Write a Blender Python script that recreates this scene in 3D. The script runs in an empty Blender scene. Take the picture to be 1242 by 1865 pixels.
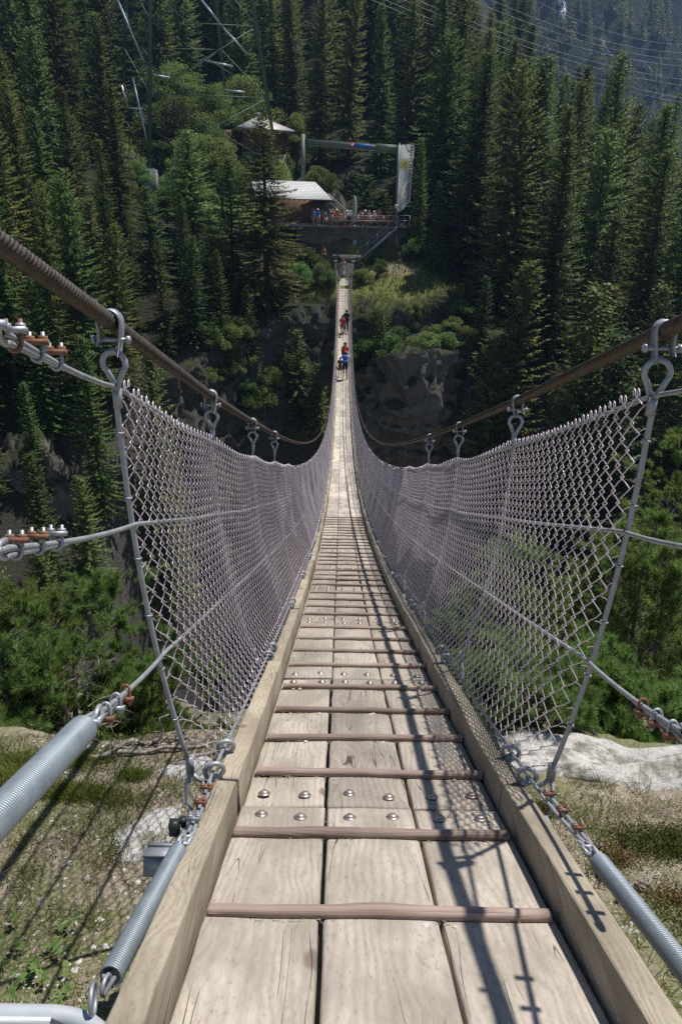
import bpy, bmesh, math, random
import numpy as np
from mathutils import Vector, Matrix, Euler

SC = bpy.context.scene
COL = SC.collection
R = math.radians
# ------------------------------------------------------------------ camera, sky, sun, exposure
PITCH, ROLL, FPX = 0.36, R(0.9), 1243.0
cam = bpy.data.cameras.new("camera")
cam.sensor_fit = 'VERTICAL'
cam.sensor_height = 36.0
cam.sensor_width = 24.0
cam.lens = FPX / 1865 * 36
cam.clip_start = 0.02
cam.clip_end = 5000
camo = bpy.data.objects.new("camera", cam)
COL.objects.link(camo)
camo.matrix_world = Matrix.Rotation(math.pi / 2 - PITCH, 4, 'X') @ Matrix.Rotation(ROLL, 4, 'Z')
SC.camera = camo

SUN = Vector((0.32, 0.225, 0.93)).normalized()
w = bpy.data.worlds.new("World")
SC.world = w
w.use_nodes = True
nt = w.node_tree
sky = nt.nodes.new("ShaderNodeTexSky")
sky.sky_type = 'NISHITA'
sky.sun_disc = False
sky.sun_elevation = math.asin(SUN.z)
sky.sun_rotation = math.atan2(SUN.x, SUN.y)
sky.altitude = 1300
bg = nt.nodes["Background"]
nt.links.new(sky.outputs[0], bg.inputs[0])
bg.inputs[1].default_value = 0.07
sl = bpy.data.lights.new("sun", 'SUN')
sl.energy = 4.6
sl.angle = R(0.62)
sl.color = (1.0, 0.955, 0.88)
so = bpy.data.objects.new("sun", sl)
so.rotation_euler = SUN.to_track_quat('Z', 'Y').to_euler()
COL.objects.link(so)
SC.view_settings.view_transform = 'Standard'
SC.view_settings.look = 'None'
SC.view_settings.exposure = 0.30
SC.view_settings.gamma = 1.0
SC.view_settings.use_curve_mapping = False
SC.cycles.use_denoising = False
SC.cycles.max_bounces = 5
SC.cycles.diffuse_bounces = 2
SC.cycles.glossy_bounces = 2
SC.cycles.transmission_bounces = 3
SC.cycles.transparent_max_bounces = 6
SC.cycles.volume_bounces = 0
SC.cycles.caustics_reflective = False
SC.cycles.caustics_refractive = False

# ------------------------------------------------------------------ helpers
def ray(x, y):
    """direction of a photo pixel (1242 x 1865), Y forward"""
    u2 = (x - 621) / FPX; v2 = (932.5 - y) / FPX
    u = u2 * math.cos(ROLL) - v2 * math.sin(ROLL); v = u2 * math.sin(ROLL) + v2 * math.cos(ROLL)
    return np.array([u, math.cos(PITCH) + v * math.sin(PITCH), -math.sin(PITCH) + v * math.cos(PITCH)])

def at(x, y, Y):
    D = ray(x, y)
    return D * (Y / D[1])

def hash01(ix, iy, iz, seed):
    h = (ix.astype(np.int64) * 374761393 + iy.astype(np.int64) * 668265263 + iz.astype(np.int64) * 2147483647 + seed * 1274126177) & 0xffffffff
    h = ((h ^ (h >> 13)) * 1274126177) & 0xffffffff
    h = (h ^ (h >> 16)) & 0xffffffff
    return h / 4294967295.0

def vnoise(P, seed=0):
    P = np.asarray(P, float); i = np.floor(P); f = P - i; f = f * f * (3 - 2 * f)
    out = 0
    for a in (0, 1):
        for b in (0, 1):
            for c in (0, 1):
                wgt = (f[:, 0] if a else 1 - f[:, 0]) * (f[:, 1] if b else 1 - f[:, 1]) * (f[:, 2] if c else 1 - f[:, 2])
                out = out + wgt * hash01(i[:, 0] + a, i[:, 1] + b, i[:, 2] + c, seed)
    return out * 2 - 1

def fbm(P, seed=0, oct=4):
    P = np.asarray(P, float); s = 0; a = 1.0
    for o in range(oct):
        s = s + a * vnoise(P * (2 ** o) + 17.3 * o, seed + o); a *= 0.5
    return s

class MB:
    """collects geometry for ONE mesh object"""
    def __init__(self): self.V = []; self.F = []; self.M = []; self.n = 0; self.mi = 0
    def add(self, V, F, mi=None):
        V = np.asarray(V, float).reshape(-1, 3)
        if not isinstance(F, (list, tuple)) or (len(F) and not isinstance(F[0], np.ndarray)):
            F = [np.asarray(F, int)]
        for f in F:
            if len(f):
                self.F.append(f + self.n); self.M.append(np.full(len(f), self.mi if mi is None else mi))
        self.V.append(V); self.n += len(V)
        return self
    def box(self, c, s, rot=None, mi=None):
        v = np.array([[x, y, z] for z in (-.5, .5) for y in (-.5, .5) for x in (-.5, .5)]) * np.asarray(s)
        if rot is not None: v = v @ np.array(Euler(rot).to_matrix()).T
        return self.add(v + np.asarray(c), np.array([[0, 2, 3, 1], [4, 5, 7, 6], [0, 1, 5, 4], [2, 6, 7, 3], [0, 4, 6, 2], [1, 3, 7, 5]]), mi)
    def beam(self, a, b, wd, ht, up=(0, 0, 1), mi=None):
        a = np.asarray(a, float); b = np.asarray(b, float); t = b - a; t /= np.linalg.norm(t)
        s = np.cross(t, up); s /= np.linalg.norm(s); u = np.cross(s, t)
        v = [p + s * (wd / 2) * i + u * (ht / 2) * j for p in (a, b) for (i, j) in ((-1, -1), (1, -1), (1, 1), (-1, 1))]
        return self.add(v, np.array([[3, 2, 1, 0], [4, 5, 6, 7], [0, 1, 5, 4], [1, 2, 6, 5], [2, 3, 7, 6], [3, 0, 4, 7]]), mi)
    def tube(self, P, r, S=8, caps=True, mi=None, closed=False):
        P = np.asarray(P, float); V, F = tubes(P[None], r, S, closed)
        if caps and not closed:
            n = len(P); F = list(F)
            for k in range(1, S - 1):
                F.append(np.array([[0, k + 1, k], [(n - 1) * S, (n - 1) * S + k, (n - 1) * S + k + 1]]))
        return self.add(V, F, mi)
    def ring(self, c, Rr, r, axis=(0, 1, 0), n=18, S=8, mi=None):
        ax = Vector(axis).normalized(); q = ax.to_track_quat('Z', 'Y').to_matrix()
        P = np.array([np.array(q @ Vector((Rr * math.cos(2 * math.pi * k / n), Rr * math.sin(2 * math.pi * k / n), 0))) + np.asarray(c) for k in range(n)])
        return self.tube(P, r, S, False, mi, True)
    def lathe(self, prof, n=12, c=(0, 0, 0), axis=(0, 0, 1), mi=None):
        q = np.array(Vector(axis).normalized().to_track_quat('Z', 'Y').to_matrix())
        V = np.array([[r * math.cos(2 * math.pi * k / n), r * math.sin(2 * math.pi * k / n), z] for r, z in prof for k in range(n)]) @ q.T + np.asarray(c)
        m = len(prof)
        F = np.array([[i * n + k, i * n + (k + 1) % n, (i + 1) * n + (k + 1) % n, (i + 1) * n + k] for i in range(m - 1) for k in range(n)])
        return self.add(V, F, mi)
    def build(self, name, mats, parent=None, smooth=False, loc=None, link=True):
        me = mesh_from(name, np.concatenate(self.V), self.F, np.concatenate(self.M), smooth, loc)
        for m in (mats if isinstance(mats, (list, tuple)) else [mats]): me.materials.append(m)
        o = bpy.data.objects.new(name, me)
        if loc is not None: o.location = loc
        if link: COL.objects.link(o)
        if parent is not None: o.parent = parent
        return o

def mesh_from(name, V, Fs, M=None, smooth=False, loc=None):
    me = bpy.data.meshes.new(name)
    if loc is not None: V = V - np.asarray(loc)
    me.vertices.add(len(V)); me.vertices.foreach_set("co", V.astype(np.float32).ravel())
    tot = np.concatenate([np.full(len(f), f.shape[1]) for f in Fs])
    idx = np.concatenate([f.ravel() for f in Fs])
    me.loops.add(len(idx)); me.loops.foreach_set("vertex_index", idx.astype(np.int32))
    me.polygons.add(len(tot))
    st = np.concatenate([[0], np.cumsum(tot)[:-1]])
    me.polygons.foreach_set("loop_start", st.astype(np.int32))
    me.polygons.foreach_set("loop_total", tot.astype(np.int32))
    if M is not None: me.polygons.foreach_set("material_index", M.astype(np.int32))
    if smooth: me.polygons.foreach_set("use_smooth", np.ones(len(tot), bool))
    me.update(calc_edges=True)
    me.validate()
    return me

def tubes(P, r, S=6, closed=False):
    """P (M,N,3) polylines -> swept tubes"""
    M, N, _ = P.shape
    if closed: T = np.roll(P, -1, 1) - np.roll(P, 1, 1)
    else:
        T = np.empty_like(P); T[:, 1:-1] = P[:, 2:] - P[:, :-2]; T[:, 0] = P[:, 1] - P[:, 0]; T[:, -1] = P[:, -1] - P[:, -2]
    T /= np.linalg.norm(T, axis=2, keepdims=True) + 1e-12
    # parallel transport
    U = np.empty_like(P); ref = np.zeros((M, 3)); t0 = T[:, 0]
    ax = np.argmin(np.abs(t0), 1); ref[np.arange(M), ax] = 1
    u = ref - t0 * (ref * t0).sum(1, keepdims=True); u /= np.linalg.norm(u, axis=1, keepdims=True); U[:, 0] = u
    for k in range(1, N):
        u = u - T[:, k] * (u * T[:, k]).sum(1, keepdims=True); u /= np.linalg.norm(u, axis=1, keepdims=True) + 1e-12; U[:, k] = u
    W = np.cross(T, U)
    ang = np.arange(S) * 2 * math.pi / S
    r = np.asarray(r, float)
    if r.ndim == 0: r = np.full((M, N), float(r))
    elif r.ndim == 1: r = np.broadcast_to(r, (M, N))
    V = P[:, :, None] + r[:, :, None, None] * (U[:, :, None] * np.cos(ang)[None, None, :, None] + W[:, :, None] * np.sin(ang)[None, None, :, None])
    V = V.reshape(-1, 3)
    n2 = N if closed else N - 1
    m, i, k = np.meshgrid(np.arange(M), np.arange(n2), np.arange(S), indexing='ij')
    b = m * N * S
    F = np.stack([b + i * S + k, b + i * S + (k + 1) % S, b + ((i + 1) % N) * S + (k + 1) % S, b + ((i + 1) % N) * S + k], -1).reshape(-1, 4)
    return V, [F]

def strand(P, r, k=8, pitch=0.13, amp=0.13, S=24):
    """a twisted wire rope along a dense polyline"""
    P = np.asarray(P, float); N = len(P)
    T = np.gradient(P, axis=0); T /= np.linalg.norm(T, axis=1, keepdims=True)
    U = np.cross(T, (0, 0, 1.0)); U /= np.linalg.norm(U, axis=1, keepdims=True); W = np.cross(U, T)
    s = np.concatenate([[0], np.cumsum(np.linalg.norm(np.diff(P, axis=0), axis=1))])
    a = np.arange(S) * 2 * math.pi / S
    rr = r * (1 - amp + amp * 2 * np.abs(np.cos(k / 2 * (a[None] - 2 * math.pi * s[:, None] / pitch))))
    V = P[:, None] + rr[..., None] * (U[:, None] * np.cos(a)[None, :, None] + W[:, None] * np.sin(a)[None, :, None])
    i, j = np.meshgrid(np.arange(N - 1), np.arange(S), indexing='ij')
    F = np.stack([i * S + j, i * S + (j + 1) % S, (i + 1) * S + (j + 1) % S, (i + 1) * S + j], -1).reshape(-1, 4)
    return V.reshape(-1, 3), F

def tag(o, label=None, cat=None, group=None, kind=None):
    if label: o["label"] = label
    if cat: o["category"] = cat
    if group: o["group"] = group
    if kind: o["kind"] = kind
    return o
def thing(name, loc, label, cat, group=None, rz=0.0):
    o = bpy.data.objects.new(name, None)
    o.empty_display_size = 0.2
    o.location = loc; o.rotation_euler = (0, 0, rz)
    COL.objects.link(o)
    return tag(o, label, cat, group)
def dup(root, loc, rz=0.0, scale=None, label=None, group=None):
    r = root.copy(); COL.objects.link(r); r.location = loc; r.rotation_euler = (0, 0, rz)
    if scale is not None: r.scale = scale
    if label: r["label"] = label
    if group: r["group"] = group
    for ch in list(root.children):
        c = ch.copy(); COL.objects.link(c); c.parent = r
        for g in list(ch.children):
            d = g.copy(); COL.objects.link(d); d.parent = c
    return r

# ------------------------------------------------------------------ materials
class NT:
    def __init__(self, name, rough=0.6, metal=0.0, spec=0.4):
        self.m = bpy.data.materials.new(name); self.m.use_nodes = True
        self.t = self.m.node_tree; self.b = self.t.nodes["Principled BSDF"]
        self.b.inputs["Roughness"].default_value = rough; self.b.inputs["Metallic"].default_value = metal
        self.b.inputs["Specular IOR Level"].default_value = spec
    def n(self, typ, **kw):
        x = self.t.nodes.new("ShaderNode" + typ)
        for k, v in kw.items():
            if k.startswith("i_"): x.inputs[k[2:].replace("_", " ")].default_value = v
            else: setattr(x, k, v)
        return x
    def l(self, a, b): self.t.links.new(a, b)
    def coords(self, which="Object", scale=(1, 1, 1), rnd=0.0):
        tc = self.n("TexCoord"); mp = self.n("Mapping"); mp.inputs["Scale"].default_value = scale
        self.l(tc.outputs[which], mp.inputs["Vector"])
        if rnd:
            oi = self.n("ObjectInfo"); mu = self.n("Math", operation='MULTIPLY'); mu.inputs[1].default_value = rnd
            self.l(oi.outputs["Random"], mu.inputs[0]); cx = self.n("CombineXYZ")
            for k in range(3): self.l(mu.outputs[0], cx.inputs[k])
            self.l(cx.outputs[0], mp.inputs["Location"])
        return mp.outputs[0]
    def noise(self, vec, scale=5, detail=4, rough=0.55, dist=0.0):
        x = self.n("TexNoise"); x.inputs["Scale"].default_value = scale; x.inputs["Detail"].default_value = detail
        x.inputs["Roughness"].default_value = rough; x.inputs["Distortion"].default_value = dist
        if vec is not None: self.l(vec, x.inputs["Vector"])
        return x.outputs["Fac"]
    def ramp(self, fac, stops, interp='LINEAR'):
        x = self.n("ValToRGB"); x.color_ramp.interpolation = interp
        e = x.color_ramp.elements
        while len(e) < len(stops): e.new(0.5)
        for k, (p, c) in enumerate(stops):
            e[k].position = p; e[k].color = (c, c, c, 1) if isinstance(c, (int, float)) else (*c, 1)
        self.l(fac, x.inputs[0]); return x.outputs[0]
    def mix(self, fac, a, b, mode='MIX'):
        x = self.n("Mix", data_type='RGBA', blend_type=mode)
        if isinstance(fac, (int, float)): x.inputs[0].default_value = fac
        else: self.l(fac, x.inputs[0])
        for k, v in ((6, a), (7, b)):
            if isinstance(v, tuple): x.inputs[k].default_value = (*v, 1)
            else: self.l(v, x.inputs[k])
        return x.outputs[2]
    def math(self, op, a, b=0.0):
        x = self.n("Math", operation=op)
        for k, v in ((0, a), (1, b)):
            if isinstance(v, (int, float)): x.inputs[k].default_value = v
            else: self.l(v, x.inputs[k])
        return x.outputs[0]
    def bump(self, h, strength=0.4, dist=0.01):
        x = self.n("Bump"); x.inputs["Strength"].default_value = strength; x.inputs["Distance"].default_value = dist
        self.l(h, x.inputs["Height"]); self.l(x.outputs[0], self.b.inputs["Normal"])
    def col(self, c):
        if isinstance(c, tuple): self.b.inputs["Base Color"].default_value = (*c, 1)
        else: self.l(c, self.b.inputs["Base Color"])
        return self
    def rgh(self, c): self.l(c, self.b.inputs["Roughness"]); return self

MAT = {}
def plain(name, c, rough=0.6, metal=0.0, var=0.25, scale=8, spec=0.4, bump=0.0):
    if name in MAT: return MAT[name]
    n = NT(name, rough, metal, spec); v = n.coords("Object", rnd=30)
    f = n.noise(v, scale, 5, 0.6)
    lo = tuple(x * (1 - var) for x in c); hi = tuple(min(1, x * (1 + var)) for x in c)
    n.col(n.ramp(f, [(0.3, lo), (0.7, hi)]))
    if bump: n.bump(f, bump, 0.01)
    MAT[name] = n.m
    return n.m

def wood(name, light, mid, dark, grain=1.0, crack=1.0, axis='Y', rnd=40.0, bump=0.5):
    n = NT(name, 0.78, 0, 0.25)
    sc = {'Y': (1, .10, 1), 'X': (.10, 1, 1)}[axis]
    v = n.coords("Object", sc, rnd)
    # broad warped grain (cathedral figure) plus fine fibres, knots and drying cracks
    warp = n.noise(v, 3.2 * grain, 3, 0.5, 0.6)
    vv = n.n("VectorMath", operation='SCALE'); n.l(v, vv.inputs[0]); vv.inputs["Scale"].default_value = 1.0
    add = n.n("VectorMath", operation='ADD'); cx = n.n("CombineXYZ")
    wm = n.math('MULTIPLY', warp, 0.30)
    n.l(wm, cx.inputs[0 if axis == 'Y' else 1]); n.l(wm, cx.inputs[2]); n.l(vv.outputs[0], add.inputs[0]); n.l(cx.outputs[0], add.inputs[1])
    wv = n.n("TexWave", wave_type='BANDS', bands_direction='X' if axis == 'Y' else 'Y'); wv.inputs["Scale"].default_value = 12 * grain
    wv.inputs["Distortion"].default_value = 0.8; wv.inputs["Detail"].default_value = 2; wv.inputs["Detail Scale"].default_value = .5
    n.l(add.outputs[0], wv.inputs["Vector"])
    sf = {'Y': (1, .018, 1), 'X': (.018, 1, 1)}[axis]
    v2 = n.coords("Object", sf, rnd * 1.7)
    wa2 = n.n("VectorMath", operation='ADD'); cx2 = n.n("CombineXYZ"); n.l(n.math('MULTIPLY', warp, .035), cx2.inputs[0 if axis == 'Y' else 1]); n.l(v2, wa2.inputs[0]); n.l(cx2.outputs[0], wa2.inputs[1]); v2 = wa2.outputs[0]
    fine = n.noise(v2, 130 * grain, 4, 0.7)
    c1 = n.ramp(wv.outputs["Fac"], [(0.0, tuple((a + b) / 2 for a, b in zip(dark, mid))), (0.3, mid), (0.8, light), (1.0, light)])
    c2 = n.mix(0.62, c1, n.ramp(fine, [(0.32, mid), (0.62, light)]), 'MIX')
    c2 = n.mix(n.ramp(fine, [(0.30, 0.75), (0.42, 0.0)]), c2, dark)
    blot = n.noise(n.coords("Object", (1, .35, 1) if axis == 'Y' else (.35, 1, 1), rnd * .6), 5, 4, 0.6)
    c3 = n.mix(n.ramp(blot, [(0.40, 0.0), (0.62, 0.72)]), c2, tuple(x * 0.62 for x in mid))
    # knots
    vk = n.coords("Object", (1, .55, 1) if axis == 'Y' else (.55, 1, 1), rnd * 2.3)
    vo = n.n("TexVoronoi", feature='F1'); vo.inputs["Scale"].default_value = 3.1; n.l(vk, vo.inputs["Vector"])
    kn = n.ramp(vo.outputs["Distance"], [(0.0, 1.0), (0.055, 0.85), (0.085, 0.0)])
    c4 = n.mix(kn, c3, tuple(x * 0.42 for x in (mid[0] * 1.05, mid[1] * .93, mid[2] * .85)))
    # cracks
    vc = n.coords("Object", (1, .012, .2) if axis == 'Y' else (.012, 1, .2), rnd * 3.1)
    ck = n.noise(vc, 24, 1, 0.4)
    cr = n.ramp(ck, [(0.490, 0.0), (0.4985, 1.0), (0.5015, 1.0), (0.510, 0.0)])
    cm = n.noise(n.coords("Object", (1, .5, 1) if axis == 'Y' else (.5, 1, 1), rnd * 1.3), 6, 2, 0.5)
    crk = n.math('MULTIPLY', cr, n.ramp(cm, [(0.50, 0.0), (0.60, crack)]))
    c5 = n.mix(crk, c4, tuple(x * 0.16 for x in mid))
    oi = n.n("ObjectInfo"); hv = n.n("HueSaturation"); n.l(c5, hv.inputs["Color"])
    mr = n.n("MapRange"); n.l(oi.outputs["Random"], mr.inputs["Value"]); mr.inputs["To Min"].default_value = 0.74; mr.inputs["To Max"].default_value = 1.12
    n.l(mr.outputs[0], hv.inputs["Value"])
    n.col(hv.outputs[0])
    h = n.math('SUBTRACT', n.math('ADD', n.math('MULTIPLY', wv.outputs["Fac"], 0.35), n.math('MULTIPLY', fine, 0.7)), n.math('MULTIPLY', crk, 1.4))
    n.bump(h, bump, 0.004)
    return n.m

M_plank = wood("weathered_plank_wood", (.52, .465, .40), (.415, .36, .30), (.24, .20, .16))
M_plank_pale = wood("pale_plank_wood", (.66, .60, .52), (.55, .485, .40), (.33, .27, .215))  # paler board colour for the farther bays
M_kerb = wood("kerb_wood", (.45, .395, .31), (.35, .295, .22), (.20, .16, .115), 1.2, 0.6)
M_cleat = wood("cleat_wood", (.40, .31, .27), (.30, .22, .185), (.17, .115, .09), 1.6, 0.5, 'X')

def metal(name, c, rough, met, var=0.2, scale=20, dirt=None):
    n = NT(name, rough, met, 0.5); v = n.coords("Object", rnd=20)
    f = n.noise(v, scale, 5, 0.65)
    k = n.ramp(f, [(0.3, tuple(x * (1 - var) for x in c)), (0.7, tuple(min(1, x * (1 + var)) for x in c))])
    if dirt: k = n.mix(n.ramp(n.noise(v, scale * .5, 5, .7), [(0.52, 0.0), (0.68, 0.8)]), k, dirt)
    n.col(k); n.rgh(n.ramp(f, [(0.2, rough * .8), (0.8, min(1, rough * 1.25))]))
    n.bump(f, 0.08, 0.002)
    return n.m
M_galv = metal("galvanised_steel", (.36, .38, .42), .5, .45)
M_wire = metal("galvanised_mesh_wire", (.78, .67, .72), .38, .5, .1)
M_spring = metal("galvanised_spring", (.28, .325, .36), .5, .4, .12)
M_cable = metal("rusty_steel_cable", (.10, .080, .068), .42, .35, .35, 30, (.10, .055, .035))
M_rope = metal("steel_wire_rope", (.42, .44, .47), .45, .5, .15)
M_rust = metal("rusty_clamp", (.25, .115, .068), .75, .25, .4, 60, (.30, .29, .29))
M_bolt = metal("bolt_steel", (.42, .37, .35), .42, .7, .2, 40, (.30, .16, .10))
M_white = metal("pale_grey_pipe", (.48, .51, .55), .4, .15, .12, 12, (.45, .44, .42))
M_black = metal("black_block", (.035, .04, .045), .5, .2, .2)
# ------------------------------------------------------------------ bridge geometry functions
H0, S0, C0 = 1.0426, .38737, .00515
def zd(d): return -H0 - S0 * d + C0 * d * d
def xc(d): return .1137 - .00235 * d
def hwt(d): return np.interp(d, [0, 1.0, 1.78, 3.34, 5, 8, 12, 20, 36, 52, 62, 72.2], [.60, .66, .70, .755, .77, .765, .745, .69, .60, .61, .66, .80])
def cabz(d):
    e = np.minimum(d, 74.0 - d)
    return 1.55 + .22 * (1 - np.exp(-np.maximum(e - 1.78, -1.5) / 4))
def fw(d, rz, base=.53):
    u = np.clip((rz - .13) / 1.43, 0, 1.02)
    return base + (hwt(d) - base) * (1 - np.maximum(1 - u, 0) ** 2.3)
def pos(d, rx, rz): return np.stack(np.broadcast_arrays(xc(d) + rx, d, zd(d) + rz), -1).astype(float)
DJ = [.18 + 1.6 * k for k in range(46)]          # plank joints and hangers
DJ[2] = 3.34; 

# ------------------------------------------------------------------ ground, gorge and mountains
def near_edge(x): return 3.08 + .12 * np.sin(x * 1.9 + .5) + .05 * np.sin(x * 6.1) + .02 * x
RX = [-120, -60, -40, -27, -20, -9, -4, 3, 9, 15, 25, 40, 80, 150]
RY = [20, 26, 31, 38, 47, 62, 67.5, 68.5, 66.5, 62, 54, 46, 40, 36]
RZ = [-13, -12, -11.5, -10.5, -9.5, -6.5, -4.6, -4.0, -5.0, -8.5, -14, -19, -24, -26]
SL = [.40, .40, .40, .40, .40, .42, .44, .46, .46, .42, .34, .27, .20, .18]
def T(x, y):
    x = np.asarray(x, float); y = np.asarray(y, float)
    P = np.stack([x * .11, y * .11, x * 0], -1).reshape(-1, 3)
    nz = fbm(P, 3, 4).reshape(x.shape)
    ry = np.interp(x, RX, RY); rz = np.interp(x, RX, RZ); s = np.interp(x, RX, SL)
    t = y - ry
    far = np.where(t > 0, rz + s * t + nz * .9 * np.clip(t / 6, 0, 1), rz + np.interp(x, [-16, -10, 16, 24], [1.15, 5, 5, 1.3]) * t + nz * .8)
    m = np.interp(x, [-150, 10, 40, 90, 200], [.42, .42, .30, .12, .05])
    far = far + np.where(y > 125, m * (y - 125), 0)
    fl = -46 + nz * 3
    return np.maximum(far, fl)

def station_flat(x, y, z):
    """the terraces cut for the hut, the terrace wall and the stairs"""
    def blend(z, x0, x1, y0, y1, lvl, soft=1.2):
        dx = np.maximum(np.maximum(x0 - x, x - x1), 0); dy = np.maximum(np.maximum(y0 - y, y - y1), 0)
        k = np.clip(1 - np.sqrt(dx * dx + dy * dy) / soft, 0, 1); k = k * k * (3 - 2 * k)
        return z * (1 - k) + lvl * k
    z = blend(z, -2.2, 2.0, 70.5, 73.5, -2.75, 2.2)
    z = blend(z, -1.1, 1.1, 71.5, 77.0, -3.0, .7)
    z = blend(z, -5.0, -1.6, 75.6, 77.8, -.9, .8); z = blend(z, 1.6, 5.2, 75.6, 77.8, -.9, .8)
    z = blend(z, -10, 6.6, 78.3, 84.0, 2.3, 1.0)
    z = blend(z, -15, -8, 93, 99, 11.0, 2.5)
    z = blend(z, -25, -20, 88, 92, 7.0, 2)
    return z

def grid(xs, ys, zf):
    X, Y = np.meshgrid(xs, ys, indexing='xy'); Z = zf(X, Y)
    n = len(xs); m = len(ys)
    j, i = np.meshgrid(np.arange(m - 1), np.arange(n - 1), indexing='ij')
    F = np.stack([j * n + i, j * n + i + 1, (j + 1) * n + i + 1, (j + 1) * n + i], -1).reshape(-1, 4)
    return np.stack([X, Y, Z], -1).reshape(-1, 3), F

def ground_mat(name, c_lo, c_mid, c_hi, sc=1.0, rockmix=None, meadow=None):
    n = NT(name, .95, 0, .15); v = n.coords("Object")
    f1 = n.noise(v, .35 * sc, 6, .65); f2 = n.noise(v, 3 * sc, 5, .7)
    c = n.mix(.5, n.ramp(f1, [(.35, c_lo), (.5, c_mid), (.65, c_hi)]), n.ramp(f2, [(.35, c_lo), (.5, c_mid), (.65, c_hi)]))
    if rockmix:
        g = n.n("NewGeometry"); sx = n.n("SeparateXYZ"); n.l(g.outputs["Normal"], sx.inputs[0])
        k = n.ramp(sx.outputs[2], [(.35, 1.0), (.62, 0.0)])
        c = n.mix(k, c, n.ramp(f2, [(.3, rockmix[0]), (.7, rockmix[1])]))
    if meadow:
        for (cx, cy, rx, ry, col) in meadow:
            sb = n.n("Mapping"); sb.inputs["Location"].default_value = (-cx / rx, -cy / ry, 0); sb.inputs["Scale"].default_value = (1 / rx, 1 / ry, 0); n.l(v, sb.inputs["Vector"])
            ln = n.n("VectorMath", operation='LENGTH'); n.l(sb.outputs[0], ln.inputs[0])
            k = n.ramp(n.math('ADD', ln.outputs["Value"], n.math('MULTIPLY', n.math('SUBTRACT', f1, .5), 1.2)), [(.75, 1.0), (1.0, 0.0)])
            c = n.mix(k, c, n.ramp(f2, [(.3, tuple(x * .5 for x in col)), (.5, col), (.7, tuple(x * 1.5 for x in col))]))
    n.col(c); n.bump(f2, .6, .15)
    return n.m
M_forest = ground_mat("forest_floor", (.016, .015, .011), (.026, .026, .016), (.036, .044, .02), 1, ((.05, .047, .044), (.12, .115, .105)), [(2, 73, 11, 5.5, (.15, .165, .05)), (-15, 93, 14, 13, (.11, .15, .045)), (5, 74, 3, 1.6, (.24, .20, .13))])
M_mead = ground_mat("meadow", (.05, .07, .02), (.08, .11, .03), (.14, .15, .06), 1)

V, F = grid(np.concatenate([np.arange(-150, -50, 3.0), np.arange(-50, 50, .8), np.arange(50, 201, 3.0)]),
            np.concatenate([np.arange(9, 40, 1.2), np.arange(40, 112, .7), np.arange(112, 262, 3.0)]),
            lambda x, y: station_flat(x, y, T(x, y)))
hill = MB().add(V, F).build("hillside", M_forest, smooth=True); tag(hill, kind="structure")

# near bank: plateau round the bridge head, then falling away into the gorge
def near_z(x, y):
    e = near_edge(x); t = y - e
    P = np.stack([x * 1.3, y * 1.3, x * 0], -1).reshape(-1, 3)
    nz = fbm(P, 11, 4).reshape(x.shape)
    zp = -1.84 - .19 * np.clip(np.minimum(y, e), -.5, 9) + nz * .026
    ax = np.abs(x - .11)
    zp = zp + np.clip(ax - 1.5, 0, 8) * np.where(x > 0, .05, -.02)
    z = np.where(t > 0, zp - 1.25 * np.minimum(t, .5) - 0.62 * np.clip(t - .5, 0, 3.5) - 2.6 * np.clip(t - 4.0, 0, 30), zp)
    z = z + np.where(t > 0, nz * .12 * np.clip(t, 0, 1), 0)
    return np.maximum(z, -48)
def remap(x, y):
    """bank layout was paced out for a higher bank: the same spots on the real one"""
    x = np.asarray(x, float); y = np.asarray(y, float)
    f = 1.84 / (H0 + S0 * y - C0 * y * y + .17 - .19 * y)
    return x * f, y * f
def soil_mat():
    n = NT("stony_soil", .95, 0, .2); v = n.coords("Object")
    f0 = n.noise(v, 2.2, 5, .65); f1 = n.noise(v, 14, 6, .7); f2 = n.noise(v, 70, 4, .7)
    c = n.ramp(f1, [(.32, (.17, .14, .105)), (.5, (.34, .29, .225)), (.68, (.48, .43, .36))])
    c = n.mix(n.ramp(f0, [(.42, 0.0), (.62, .5)]), c, (.19, .125, .085))
    c = n.mix(n.ramp(n.noise(v, 1.5, 5, .7), [(.42, 0.0), (.56, .75)]), c, n.ramp(f2, [(.3, (.075, .095, .028)), (.7, (.20, .22, .08))]))
    pr = n.ramp(n.noise(v, 3.3, 6, .7), [(.63, 0.0), (.655, 1.0)]); c = n.mix(pr, c, n.ramp(f2, [(.3, (.42, .40, .37)), (.6, (.72, .70, .67))]))
    c = n.mix(n.ramp(f2, [(.3, .7), (.5, 0.0)]), c, (.055, .04, .03))
    vo = n.n("TexVoronoi", feature='F1'); vo.inputs["Scale"].default_value = 62; vo.inputs["Randomness"].default_value = 1; n.l(v, vo.inputs["Vector"])
    sel = n.n("SeparateColor"); n.l(vo.outputs["Color"], sel.inputs[0])
    stone = n.math('MULTIPLY', n.ramp(vo.outputs["Distance"], [(.22, 1.0), (.40, 0.0)]), n.ramp(sel.outputs[0], [(.58, 0.0), (.66, 1.0)]))
    stone = n.math('MULTIPLY', stone, n.ramp(n.noise(v, 3.1, 3, .6), [(.36, .15), (.56, 1.0)]))
    c = n.mix(stone, c, n.ramp(sel.outputs[1], [(0, (.30, .28, .25)), (1, (.62, .59, .55))]))
    n.col(c)
    n.bump(n.math('ADD', n.math('ADD', f1, n.math('MULTIPLY', f2, .5)), n.math('MULTIPLY', stone, .5)), .8, .02)
    return n.m
M_soil = soil_mat()
V, F = grid(np.concatenate([np.arange(-40, -4, 1.2), np.arange(-4, 4.2, .05), np.arange(4.3, 41, 1.2)]),
            np.concatenate([np.arange(-6, .2, .3), np.arange(.2, 4.4, .05), np.arange(4.5, 26, .5)]), near_z)
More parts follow.
